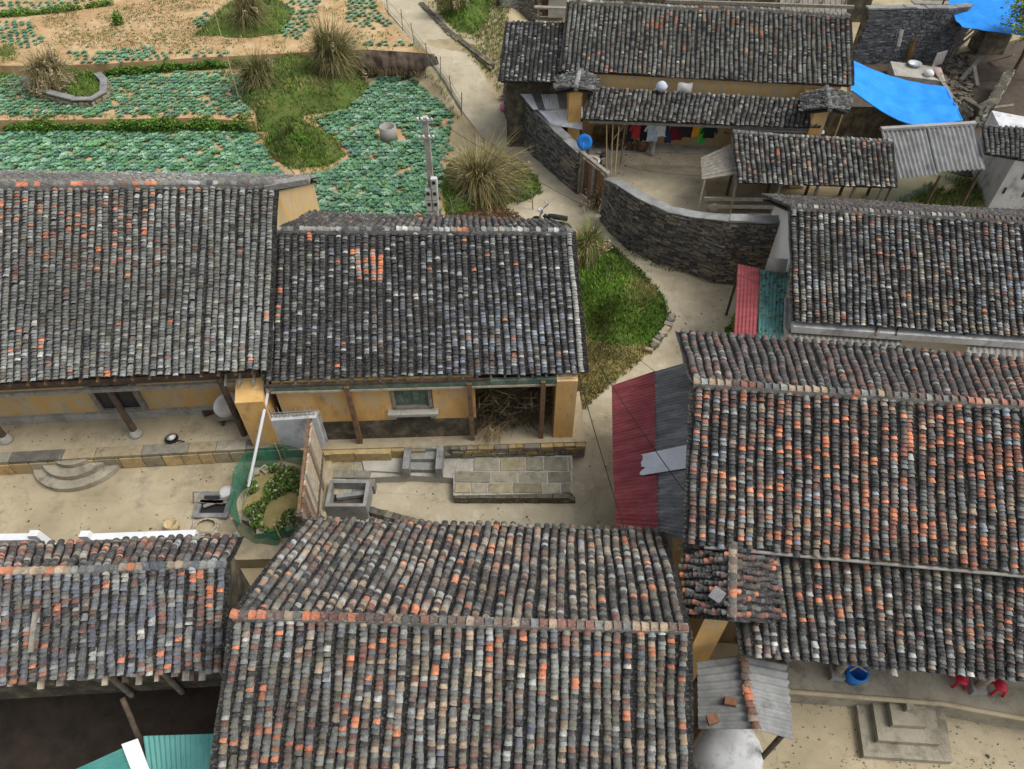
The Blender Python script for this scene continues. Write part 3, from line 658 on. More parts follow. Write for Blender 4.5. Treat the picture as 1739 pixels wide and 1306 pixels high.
def cab_field(pts, sp, size, miss, z=0, tint=1.0, rowdir=0, seedv=0, jit=.12, excl=()):
    pl = [P(a, b, z) if z is not None else G(a, b) for a, b in pts]; ex = [[P(a, b, z or 0) for a, b in e] for e in excl]
    x0, x1 = min(p.x for p in pl), max(p.x for p in pl); y0, y1 = min(p.y for p in pl), max(p.y for p in pl)
    j = 0; y = y0
    while y < y1:
        x = x0+(sp/2 if j % 2 else 0)
        while x < x1:
            px, py = x+ru(-jit, jit)*sp, y+ru(-jit, jit)*sp
            x += sp
            if not inside(px, py, pl) or any(inside(px, py, e) for e in ex): continue
            mval = miss(px, py) if callable(miss) else miss
            if rnd() < mval: continue
            s = size*ru(.7, 1.2); c = random.choice(CCOL); q = tint*ru(.8, 1.15)
            zz = (z if z is not None else gz(px, py))
            M = Matrix.Translation((px, py, zz+.02)) @ Matrix.Rotation(ru(0, 6.28), 4, 'Z') @ Matrix.Rotation(ru(-.15, .15), 4, 'X') @ Matrix.Scale(s, 4)
            cabs.append((M, tuple(v*q for v in c), s))
        y += sp*.87; j += 1
gap = lambda t, s=.5: (lambda x, y: .9 if noise.noise((x*s, y*s, 11)) > t else .06)
cab_field([(-40, 222), (430, 222), (440, 232), (470, 280), (495, 318), (520, 380), (-40, 380)], .335, .285, gap(.8))
cab_field([(585, 190), (640, 140), (655, 128), (750, 132), (770, 165), (765, 260), (748, 300), (745, 440), (520, 440), (490, 330), (520, 300), (580, 285), (592, 262), (570, 235), (530, 205)], .335, .30, gap(.9), tint=.85,
          excl=[[(640, 215), (680, 215), (690, 245), (640, 245)]])
cab_field([(445, 195), (500, 200), (455, 215), (440, 245), (462, 280), (500, 320), (480, 320), (440, 230)], .42, .2, .3)
cab_field([(-40, 126), (50, 130), (60, 160), (80, 172), (150, 184), (188, 150), (180, 124), (300, 120), (400, 126), (420, 150), (425, 198), (-40, 198)], .33, .22, gap(.5, .7), T2)
cab_field([(130, 112), (190, 84), (260, 82), (260, 100), (190, 110)], .40, .22, .1, T3)
cab_field([(110, 90), (400, 88), (400, 97), (180, 104), (130, 106)], .42, .19, .2, T3)
cab_field([(-40, 40), (60, 36), (75, 80), (40, 84), (-40, 86)], .42, .2, .15, T3)
cab_field([(-40, 5), (120, 2), (190, -5), (60, 24), (-40, 28)], .45, .2, .15, T3)
cab_field([(325, 40), (350, 20), (365, 42), (340, 50)], .42, .24, .1, T3)
cab_field([(478, 60), (470, 20), (500, 0), (545, 0), (530, 45), (505, 70)], .42, .22, .15, T3)
cab_field([(590, 48), (590, 0), (630, 0), (668, 45), (650, 50)], .42, .22, .12, T3)
cab_field([(590, 68), (690, 66), (705, 80), (600, 82)], .42, .2, .35, T3)
cab_field([(130, 78), (130, 40), (240, 20), (330, 45), (420, 66), (420, 86), (130, 84)], .5, .075, .25, T3, 1.05)
cab_field([(595, 66), (600, 50), (680, 52), (700, 66)], .5, .09, .25, T3)
vis = sorted(range(len(cabs)), key=lambda q: (lambda t: t[2]/cabs[q][2] if 6 < t[0] < 1733 and 6 < t[1] < (312 if t[0] < 465 else 366) else 1e6)(proj(cabs[q][0].translation)))
front = set(vis[:300])
for q in vis[:300]:
    M, c, s = cabs[q]; o = bpy.data.objects.new('cabbage', CM[q % 3]); COL.objects.link(o); o.matrix_world = M; o.color = (*c, 1)
    lo = proj(M.translation)
    tag(o, 'blue-green cabbage growing in the dense field beside the utility pole' if lo[0] > 480 else 'blue-green cabbage growing in the field behind the long tiled roof', 'cabbage', 'cabbages in the dense field by the pole' if lo[0] > 480 else 'cabbages behind the long roof')
Vs, Fs, Cs, base = [], [], [], 0
for var in range(3):
    Lq = [q for q in range(len(cabs)) if q % 3 == var and q not in front]
    V, F = instances_np(CG[var][0], CG[var][1], [cabs[q][0] for q in Lq]); Vs.append(V); Fs.append(F+base); base += len(V)
    Cs.append(np.repeat(np.array([(*cabs[q][1], 1) for q in Lq]), len(CG[var][0]), axis=0))
stufft(mesh_np('cabbages', np.concatenate(Vs), np.concatenate(Fs), 'cabbage_mass', np.concatenate(Cs)), 'rows of blue-green cabbages covering the terraced fields', 'cabbages')
print('CABBAGES', len(cabs))

# ---------------------------------------------------------------- houses
def stone_col(a=1.0): 
    c = random.choice((lin(140, 136, 122), lin(120, 117, 106), lin(156, 150, 132), lin(104, 100, 92), lin(150, 138, 112))); return tone(c, .8*a, 1.15*a)
def boxmesh(name, m, bev=.012):
    """unit block with a small chamfer, shared by alike pieces"""
    mb = MB(); b = .03
    for s in (1,):
        vs = []
        for z in (-.5, .5-b): vs += [(x, y, z) for x, y in ((-.5, -.5), (.5, -.5), (.5, .5), (-.5, .5))]
        vs += [(x*(1-2*b), y*(1-2*b), .5) for x, y in ((-.5, -.5), (.5, -.5), (.5, .5), (-.5, .5))]
        fs = [(3, 2, 1, 0), (8, 9, 10, 11)]
        for k in (0, 4):
            for i in range(4): fs.append((k+i, k+(i+1) % 4, k+4+(i+1) % 4, k+4+i))
        mb.add(vs, fs)
    me = bpy.data.meshes.new(name); me.from_pydata(mb.v, [], mb.f); me.materials.append(MATS[m]); return me
BLK = boxmesh('stone', 'stone_piece')
def block(name, parent, c, size, rz=0, col=None, me=None, tilt=0):
    M = Matrix.Translation(c) @ Matrix.Rotation(rz, 4, 'Z') @ Matrix.Rotation(tilt, 4, 'X') @ Matrix.Diagonal((*size, 1)); return place(name, me or BLK, M, parent, col or stone_col())

# --- A: long grey house on the left with the courtyard
cA = pal(dict(ch=.05, mid=.28, gy=.42, lt=.20, ol=.08, wh=.015, br=.05, orr=.015), lambda u, v, w: w.update(orr=.06 if (u > .4 and v < .4 and u < .75) else .01, rd=.05 if v < .45 else .01))
A = house('long_house', 'long grey-tiled house with a pillared veranda facing the walled courtyard', [(-330, 326), (470, 318)], [(-350, 668), (456, 628)], 6.53, 3.9, None, cf=cA, sag=.07)
body(A, 1.15, .4, .3, .12, 0, 'ochre_worn')
def at(h, u, f, z):       # point at u metres from left eave end... measured from the right end, f metres back from the eave
    p = h.ER - h.du*u + h.dv*f; return Vector((p.x, p.y, z))
rzA = math.atan2(A.du.y, A.du.x)
# terrace of the veranda
tA = MB(); f0, f1 = -.34, 1.4
tA.prism([at(A, 14.5, f0, 0), at(A, .15, f0, 0), at(A, .15, f1, 0), at(A, 14.5, f1, 0)], 0, TERR-.05)
terrA = tA.build('veranda_base', 'yard_concrete', A.root)
MB().prism([at(A, 14.5, f0+.02, 0), at(A, .15, f0+.02, 0), at(A, .15, f1, 0), at(A, 14.5, f1, 0)], TERR-.05, TERR).build('veranda_floor', 'yard_concrete', A.root)
u = .25
while u < 9.6:
    w = ru(.42, .75); c = at(A, u+w/2, f0-.02, COURT+.24); cc = random.choice((lin(186, 154, 104), lin(176, 152, 112), lin(162, 150, 124), lin(188, 164, 120)))
    block('terrace_stone', terrA, c, (w-.03, .12, .44), rzA, tone(cc, .75, 1.05)); u += w
u = .25
while u < 9.6:
    w = ru(.8, 1.5); block('coping_stone', terrA, at(A, u+w/2, f0+.12, TERR+.0), (w-.02, .36, .09), rzA, stone_col(.95)); u += w
for (px, py, tx, ty) in ((232, 738, 183, 655), (12, 748, -50, 660)):
    b = P(px, py, TERR); mb = MB()
    mb.lathe(b, [(.0, .0), (.19, .0), (.2, .06), (.17, .14), (.13, .2), (.115, .24), (0, .24)], 14); cb = mb.build('column_base', 'grey_concrete', A.root)
    MB().tube([b+Vector((0, 0, .2)), b+Vector((0, 0, 2.65))], .1, 12, .085).build('column', 'wood_dark', A.root)
b = P(415, 738, TERR); MB().tube([b, b+Vector((0, 0, 2.5))], .09, 10).build('column', 'wood_dark', A.root)
MB().beam(at(A, .4, .35, 3.45), at(A, 15, .35, 3.45), .16, .24).build('eave_beam', 'wood_dark', A.root)
MB().beam(at(A, .4, .25, 3.18), at(A, 15, .25, 3.18), .1, .12).build('tie_beam', 'wood_grey', A.root)
for k in range(22):
    p0 = at(A, .45+k*.45, -.02, 3.76); p1 = at(A, .45+k*.45, 1.2, 3.76+.62); MB().beam(p0, p1, .07, .08).build('rafter', 'wood_brown', A.root)
for (u0) in (3.0,):
    c = at(A, 5.05, 1.10, 2.05); w = MB()
    for s in (-.62, .62): w.box(c+A.du*s, (.14, .16, 1.35), rzA)
    for s in (-.65, .65): w.box(c+Vector((0, 0, s)), (1.35, .16, .12), rzA)
    wf = w.build('window_frame', 'wood_grey', A.root)
    MB().box(c+A.dv*.02, (1.1, .06, 1.2), rzA).build('window_pane', 'dark_glass', wf)
    MB().box(c-A.dv*.06, (.06, .06, 1.2), rzA).build('mullion', 'wood_grey', wf)
# low dado of the front wall
MB().beam(at(A, .7, 1.10, TERR+.14), at(A, 14, 1.10, TERR+.14), .1, .28).build('wall_plinth', 'grey_concrete', A.root)
# ochre end wall that carries the roof edge
e0, e1 = at(A, .05, -1.0, 0), at(A, .05, 1.4, 0)
ew = MB(); q0_, q1_ = P(440, 779, COURT), P(484, 776, COURT); q = [q0_, q1_, q1_+A.dv*2.3, q0_+A.dv*2.3]
ew.hexa([Vector((p.x, p.y, COURT-.1)) for p in q], [Vector((q[0].x, q[0].y, 3.0)), Vector((q[1].x, q[1].y, 3.0)), Vector((q[2].x, q[2].y, 4.2)), Vector((q[3].x, q[3].y, 4.2))])
ew.build('end_wall', 'ochre', A.root)
# ridge end: mortar coping that juts past the gable
g = MB(); r0 = A.RR; g.beam(r0-A.du*.3+Vector((0, 0, .04)), r0+A.du*.95+Vector((0, 0, .22)), .26, .16); g.build('ridge_end', 'mortar', A.root)
# half-round stair
st = thing('round_steps', 'half-round concrete steps leading up to the long veranda', 'steps', P(140, 775, COURT)); cen = at(A, 6.35, f0-.05, 0)
cen = P(142, 778, COURT); 
for k, (r, z) in enumerate(((1.32, .18), (1.0, .36), (.68, .52))):
    pl = [cen + A.du*(r*math.cos(a))-A.dv*(r*.92*math.sin(a)) for a in np.linspace(0, math.pi, 22)]
    MB().prism([(p.x, p.y) for p in pl], COURT, COURT+z).build('step', 'step_concrete', st)

# --- B: dark house in the middle
def fB(u, v, w):
    k = sst(.35, .8, u)*sst(.15, .7, v); w.update(bl=.04+.26*k, bl2=.02+.2*k, lt=.06+.08*k, wh=.02+.05*k, ch=.58*(1-.6*k), orr=.008)
    if .27 < u < .38 and .12 < v < .34: w.update(orr=2.5, lt=.3, wh=.2, pl=.3, ch=.3, bl=0)
    if u < .05 and .35 < v < .65: w.update(orr=.4, pl=.4)
    if .6 < u < .78 and .45 < v < .9: w['orr'] = .05
B = house('dark_roof_house', 'ochre house with a near-black tiled roof and a bay full of straw', [(462, 396), (972, 398)], [(452, 648), (994, 633)], 5.56, 3.5, None,
          cf=pal(dict(ch=.58, ch2=.12, mid=.12, bl=.05, lt=.05, wh=.02, br=.04, orr=.01), fB), cb=pal(dict(ch=.5, ch2=.2, br=.12, mid=.1, lt=.04, orr=.02)), cr=pal(dict(ch=.2, mid=.2, lt=.3, wh=.2, pl=.1, orr=.05)), verge=(0, 1), ex=.082)
body(B, 1.5, .4, .1, .15, 0, 'ochre_worn')
rzB = math.atan2(B.du.y, B.du.x); WB = (B.ER-B.EL).length
def wallB(u0, u1, z0, z1, m='ochre', name='front_wall', f=.20, th=.24):
    a, b = at(B, u0, f, 0), at(B, u1, f, 0); c = (a+b)/2; return MB().box((c.x, c.y, (z0+z1)/2), (abs(u1-u0), th, z1-z0), rzB).build(name, m, B.root)
TB = .8; ub = lambda px: (B.ER.x-P(px, 735, TB).x)
uw0, uw1 = ub(742), ub(678)
wallB(uw1+.02, WB-.1, 1.62, 3.42); wallB(3.05, uw0-.02, 1.62, 3.42); wallB(uw0-.02, uw1+.02, 3.05, 3.42)
wallB(3.05, WB-.1, TB, 1.62, 'stained_base', 'wall_base', .19, .27)
wallB(uw0-.02, uw1+.02, 1.62, 2.1, 'stained_base', 'wall_base')
wc = at(B, (uw0+uw1)/2, .15, 2.62); w = MB(); ww = (uw1-uw0)
for s in (-1, 1): w.box(wc+B.du*s*(ww/2-.05), (.1, .2, 1.0), rzB)
for s in (-1, 1): w.box(wc+Vector((0, 0, s*.47)), (ww, .2, .08), rzB)
wf = w.build('window_frame', 'wood_grey', B.root)
for k in range(4): MB().box(wc+B.du*(-.36+.24*k)*ww/1.15+B.dv*.03, (ww*.2, .05, .86), rzB).build('shutter_board', 'green_paint', wf)
MB().box(wc-Vector((0, 0, .58))-B.dv*.14, (ww+.3, .3, .1), rzB).build('window_sill', 'grey_concrete', wf)
for s in (-1, 1): MB().box(wc-Vector((0, 0, .70))-B.dv*.12+B.du*s*(ww/2), (.16, .24, .16), rzB).build('sill_bracket', 'grey_concrete', wf)
for px in (615, 803, 918):
    b = at(B, ub(px), -.08, TB); MB().box((b.x, b.y, TB+1.25), (.13, .13, 2.5), rzB).build('post', 'wood_brown', B.root)
MB().beam(at(B, .3, .0, 3.26), at(B, WB-.05, .0, 3.26), .12, .16).build('eave_beam', 'green_paint', B.root)
MB().beam(at(B, 2.6, -.04, 3.38), at(B, WB+.1, -.04, 3.35), .05, .09).build('fascia', 'wood_dark', B.root)
MB().beam(at(B, .2, -.02, 3.10), at(B, WB-.05, -.02, 3.10), .1, .07).build('eave_rail', 'wood_pale', B.root)
for k in range(26):
    MB().beam(at(B, .3+k*.38, .0, 3.36), at(B, .3+k*.38, .5, 3.61), .06, .07).build('rafter', 'wood_grey', B.root)
q = [at(B, .78, -.12, 0), at(B, .20, -.12, 0), at(B, .20, 1.6, 0), at(B, .78, 1.6, 0)]
MB().hexa([Vector((p.x, p.y, TB-.05)) for p in q], [Vector((q[0].x, q[0].y, 3.3)), Vector((q[1].x, q[1].y, 3.3)), Vector((q[2].x, q[2].y, 4.2)), Vector((q[3].x, q[3].y, 4.2))]).build('end_wall', 'ochre', B.root)
MB().prism([at(B, WB+.2, -.30, 0), at(B, -.2, -.30, 0), at(B, -.2, 1.7, 0), at(B, WB+.2, 1.7, 0)], 0, TB).build('terrace', 'yard_concrete', B.root)
# rough edge of the terrace
terrB = [o for o in B.root.children if o.name.startswith('terrace')][0]
for row in range(4):
    u = -.2+ru(0, .2)
    while u < WB*.43:
        wd = ru(.2, .55); cc = random.choice((lin(150, 128, 84), lin(130, 118, 92), lin(112, 108, 98), lin(160, 140, 100)))
        if row == 0: cc = lin(108, 108, 106)
        block('wall_stone', terrB, at(B, u+wd/2, -.34+ru(-.02, .03), PLAT+.05+row*.12), (wd-.02, .2, .108), rzB+ru(-.03, .03), tone(cc, .75, 1.15)); u += wd
u = WB*.53
while u < WB-.9:
    wd = ru(.6, 1.1); block('edge_stone', terrB, at(B, u+wd/2, -.30+ru(-.05, .05), PLAT+.22), (wd, .3, .46), rzB+ru(-.05, .05), tone(lin(165, 145, 102), .8, 1.1)); u += wd
# straw in the open bay
sm = MB()
for _ in range(2600):
    p = at(B, ru(.9, 2.95), ru(.15, 1.4), TB); p.z += ru(0, 2.0)*(1-.25*ru(0, 1)); d = Vector((ru(-.5, .5), ru(-.5, .1), ru(-.3, .5))); s = Vector((ru(-1, 1), ru(-1, 1), ru(-1, 1)))*.012
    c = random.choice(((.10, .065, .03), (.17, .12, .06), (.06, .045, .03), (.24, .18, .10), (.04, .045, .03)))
    sm.face((p-s, p+s, p+d+s*.4, p+d-s*.4), c)
for _ in range(160):
    p = at(B, ru(2.3, 2.9), ru(-.15, .2), TB+ru(0, .5)); d = Vector((ru(-.35, .1), ru(-.45, -.1), ru(-.2, .05))); s = Vector((ru(-1, 1), ru(-1, 1), 0))*.012
    sm.face((p-s, p+s, p+d+s*.4, p+d-s*.4), random.choice(((.3, .24, .14), (.22, .16, .09))))
stufft(sm.build('straw_heap', 'straw', origin=at(B, 2, .6, TERR)), 'heap of brown straw and brushwood filling the open bay', 'straw')

# --- D: big roof at the bottom centre
def fD(u, v, w):
    w['orr'] = .07+.06*noise.noise((u*6, v*5, 3)); w['rd'] = .12+.08*noise.noise((u*5, v*4, 8))
D = house('front_roof_house', 'house with a long weathered roof of grey, brown and orange tiles beside the stone trough', [(398, 1048), (1166, 1072)], [(352, 1420), (1170, 1420)], 4.75, 3.2, None,
          cf=pal(dict(ch=.06, ch2=.06, mid=.18, gy=.20, lt=.10, tan=.16, ol=.08, br=.14, rd=.12, orr=.08, wh=.02, bl=.04), fD), cb=pal(dict(ch=.22, ch2=.15, ol=.16, mid=.13, tan=.12, br=.12, rd=.04, orr=.03, lt=.08)),
          cr=pal(dict(br=.3, tan=.2, mid=.2, rd=.15, orr=.1)), zb=3.0, backex=[(524, 886), (1122, 906)], sag=.06)
body(D, .4, .5, .3, .25, 0, 'stained_base')
# --- C: low outbuilding roof at the bottom left
C = house('outbuilding', 'low outbuilding with a blue-grey and orange tiled roof above a dark pit', [(-300, 984), (386, 962)], [(-320, 1178), (380, 1136)], 3.8, 2.84, None,
          cf=pal(dict(bl=.32, ch2=.08, mid=.22, gy=.14, lt=.09, wh=.02, br=.07, rd=.09, orr=.05)), cb=pal(dict(ch=.28, ch2=.2, mid=.14, br=.12, tan=.08, rd=.10, orr=.06, lt=.05)), cr=pal(dict(bl=.2, mid=.2, lt=.2, tan=.2, orr=.1)),
          zb=3.1, backex=[(-300, 942), (408, 916)], rup=.03, sag=.10)
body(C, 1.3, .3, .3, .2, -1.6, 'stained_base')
rzC = math.atan2(C.du.y, C.du.x)
for k in range(24):
    u = .25+k*.21+ru(-.09, .09); z = C.ze-.16; ln = ru(-.1, .06) if rnd() < .6 else ru(.06, .2)
    MB().beam(at(C, u, -ln, z-ln*.5), at(C, u, .9, z+.44), ru(.06, .16), .06).build('rafter', random.choice(('wood_pale', 'wood_grey', 'wood_dark')), C.root)
MB().beam(at(C, .2, .55, 2.75), at(C, 8, .55, 2.75), .12, .16).build('eave_beam', 'wood_grey', C.root)
for u in (1.2, 2.6, 3.9): MB().tube([at(C, u, 1.2, -1.55), at(C, u, 1.2, 2.9)], .08, 8).build('post', 'wood_grey', C.root)

# --- E: big house on the right with a lower porch roof
def fE(u, v, w):
    k = sst(.3, -.2, abs(v-.45)-.1); w['orr'] = .10+.2*max(0, noise.noise((u*7, v*2, 3))+.25)
def fEb(u, v, w):
    w['orr'] = .01+.22*sst(.45, .05, u); w['rd'] = .1+.1*sst(.5, .0, u)
E = house('porch_house', 'house with the most orange-tiled roof and a second lower porch roof', [(1176, 655), (1990, 712)], [(1166, 922), (2020, 996)], 6.0, 4.26, None,
          cf=pal(dict(ch=.2, ch2=.1, br=.18, rd=.15, orr=.17, or2=.07, tan=.09, mid=.15, bl2=.05, gy=.08, lt=.04), fE), cb=pal(dict(ch=.3, ch2=.3, br=.2, mid=.08, lt=.04, rd=.1, orr=.02), fEb),
          cr=pal(dict(br=.2, tan=.25, mid=.2, lt=.1, or2=.2)), zb=4.05, backex=[(1152, 566), (1960, 632)], fin=False, sag=.06)
body(E, .5, .5, .45, .1, 0, 'ochre_worn')
rzE = math.atan2(E.du.y, E.du.x)
pl0, pr0, pl1, pr1 = P(1240, 936, 3.95), P(2020, 1004, 3.95), P(1262, 1112, 3.1), P(2010, 1184, 3.1)
porch = slab('porch_roof', E.root, pl0, pr0, pl1, pr1)
cP = pal(dict(ch=.3, ch2=.16, mid=.15, lt=.09, br=.15, rd=.05, tan=.05, wh=.03, orr=.015), lambda u, v, w: w.update(ol=.2*(v < .3), orr=.06 if v < .6 else .01))
E.rf.slope(porch, pl0, pr0, pl1, pr1, cP)
# tiled cap of the end wall
c0, c1 = P(1243, 926, 4.25), P(1240, 1052, 4.05)
for nm, xo in (('left', -1), ('right', 1)):
    a0, a1 = (P(1160, 930, 3.75), P(1166, 1046, 3.65)) if xo < 0 else (P(1318, 940, 3.98), P(1312, 1056, 3.72))
    cap = slab('wall_cap', E.root, c0, c1, a0, a1)
    E.rf.slope(cap, c0, c1, a0, a1, pal(dict(ch=.3, ch2=.2, br=.2, mid=.15, orr=.06, rd=.08)), sp=.15, ex=.1, wob=2.0, lift=.03)
ridge(E.root, porch, c0, c1, pal(dict(br=.4, tan=.25, orr=.06, mid=.3)), up=.06)
E.rf.finish(300)
wl = MB(); a, b = P(1196, 1052, 3.7), P(1240, 1050, 3.7)
wl.hexa([Vector((a.x, a.y, .0)), Vector((b.x+.0, b.y, .0)), Vector((b.x, E.EL.y+.8, 0)), Vector((a.x, E.EL.y+.8, 0))],
        [Vector((a.x, a.y, 3.72)), Vector((b.x, b.y, 3.72)), Vector((b.x, E.EL.y+.8, 3.72)), Vector((a.x, E.EL.y+.8, 3.72))]).build('end_wall', 'ochre', E.root)
MB().tube([P(1196, 929, 4.22), P(1500, 957, 4.22), P(2000, 1002, 4.22)], .04, 8).build('gutter_pipe', 'fibre_pale', E.root)
ETER = 1.12
tp = poly([(1335, 1118), (2000, 1170), (2000, 1250), (1740, 1218), (1600, 1192), (1450, 1180), (1340, 1172)], ETER)
et = MB().prism(tp, 0, ETER).build('porch_floor', 'step_concrete', E.root)
MB().tube([P(1338, 1174, ETER), P(1450, 1183, ETER), P(1600, 1195, ETER), P(1740, 1221, ETER), P(2000, 1254, ETER)], .06, 6).build('kerb', 'yard_concrete', E.root)
for px, py in ((1418, 1146), (1655, 1170), (1900, 1198)):
    b = P(px, py, ETER); MB().box(b+Vector((0, 0, .1)), (.3, .3, .22), rzE).build('column_base', 'fibre_pale', E.root); MB().tube([b+Vector((0, 0, .2)), b+Vector((0, .05, 2.15))], .1, 10).build('column', 'wood_grey', E.root)
MB().beam(P(1250, 1085, 2.95), P(2000, 1150, 2.95), .12, .16).build('porch_beam', 'wood_dark', E.root)

# --- F: white-walled house behind
F = house('white_wall_house', 'white-walled house with a grey mottled tiled roof behind the metal sheets', [(1342, 356), (1960, 394)], [(1346, 546), (1990, 590)], 4.6, 2.85, None,
          cf=pal(dict(ch=.16, ch2=.16, br=.16, bl2=.10, lt=.09, tan=.07, mid=.18, gy=.1, wh=.03, orr=.01, or2=.02), lambda u, v, w: w.update(tan=.04+.1*sst(.5, .9, v), bl2=.06+.1*sst(.3, .7, u))), cb=pal(dict(ch2=.4, br=.3, ch=.2, mid=.1)), cr=pal(dict(ch2=.3, br=.3, lt=.15, mid=.2)), sag=.04)
body(F, .35, .35, .45, .1, 0, 'clean_white')
fa = MB(); fa.beam(at(F, -.2, .08, 2.6)-Vector((0, .05, 0)), F.EL+Vector((.05, .03, -.25)), .26, .24); fa.build('concrete_gutter', 'white_plaster', F.root)
for px in (1490, 1525, 1640):
    p = P(px, 560, 2.72); MB().beam(p+Vector((.15, .35, .05)), p+Vector((-.15, -.25, .0)), .04, .05).build('gutter_strap', 'wood_dark', F.root)

# --- G: house at the top
def fG(u, v, w):
    w['orr'] = .015+.25*max(0, noise.noise((u*5+1, v*3, 2))+.0)*(v < .7)*(u > .25)
GH = house('clothesline_house', 'house with a grey-olive tiled roof and a row of laundry under its porch', [(966, 8), (1442, 30)], [(952, 122), (1446, 148)], 5.5, 3.95, None,
           cf=pal(dict(ch=.17, ol=.24, gy=.26, mid=.2, lt=.10, pl=.05, orr=.02, rd=.02), fG), fin=False, back=.9)
body(GH, 1.5, .4, .3, .2, 0, 'ochre_worn')
MB().hexa([at(GH, .3, .3, 3.2), at(GH, 12.2, .3, 3.2), at(GH, 12.2, .5, 3.2), at(GH, .3, .5, 3.2)], [at(GH, .3, .3, 3.93), at(GH, 12.2, .3, 3.93), at(GH, 12.2, .5, 4.0), at(GH, .3, .5, 4.0)]).build('upper_wall', 'ochre_worn', GH.root)
wg = [P(862, 38, 4.75), P(966, 42, 4.75), P(848, 140, 3.6), P(958, 142, 3.6)]
wing = slab('wing_roof', GH.root, *wg); GH.rf.slope(wing, *wg, pal(dict(ch=.5, ch2=.1, mid=.17, lt=.12, wh=.08)))
pg = [P(1004, 150, 3.55), P(1400, 172, 3.55), P(992, 204, 2.85), P(1388, 218, 2.85)]
gp = slab('porch_roof', GH.root, *pg); GH.rf.slope(gp, *pg, pal(dict(ch=.22, ch2=.1, ol=.22, mid=.2, gy=.14, lt=.08, br=.06, rd=.02)))
for (rx0, ry0, rx1, ry1, lx, rxx) in ((984, 122, 978, 152, 946, 1016), (1402, 152, 1410, 186, 1362, 1442)):
    k0, k1 = P(rx0, ry0, 4.1), P(rx1, ry1, 3.95)
    for ex_, sg in ((lx, -1), (rxx, 1)):
        a0, a1 = P(ex_, ry0+12, 3.75), P(ex_-4, ry1+6, 3.6)
        cp = slab('wall_cap', GH.root, k0, k1, a0, a1); GH.rf.slope(cp, k0, k1, a0, a1, pal(dict(ch=.4, mid=.3, gy=.2)), sp=.15, ex=.1, wob=2, lift=.03)
    ridge(GH.root, gp, k0, k1, pal(dict(mid=.4, lt=.4)), up=.05)
GH.rf.finish(300)
for (px0, px1, py) in ((968, 990, 152), (1386, 1410, 184)):
    a, b = P(px0, py, 3.7), P(px1, py, 3.7); MB().hexa([Vector((p.x, p.y+dy, 0)) for p, dy in ((a, 0), (b, 0), (b, 2), (a, 2))], [Vector((p.x, p.y+dy, 3.68)) for p, dy in ((a, 0), (b, 0), (b, 2), (a, 2))]).build('end_wall', 'ochre', GH.root)
MB().beam(P(1000, 206, 2.7), P(1385, 220, 2.7), .1, .12).build('porch_beam', 'wood_grey', GH.root)
a, b = P(1000, 212, 2.5), P(1385, 226, 2.5)
for px in (1107, 1250): p = P(px, 262, .1); MB().tube([p, p+Vector((0, .2, 2.7))], .11, 10).build('column', 'grey_concrete', GH.root)
MB().prism([(P(860, 150, 3.4).x, GH.EL.y+.7), (GH.EL.x+.3, GH.EL.y+.7), (GH.EL.x+.3, GH.EL.y+3.2), (P(860, 150, 3.4).x, GH.EL.y+3.2)], 0, 3.55).build('wing_wall', 'stained_base', GH.root)

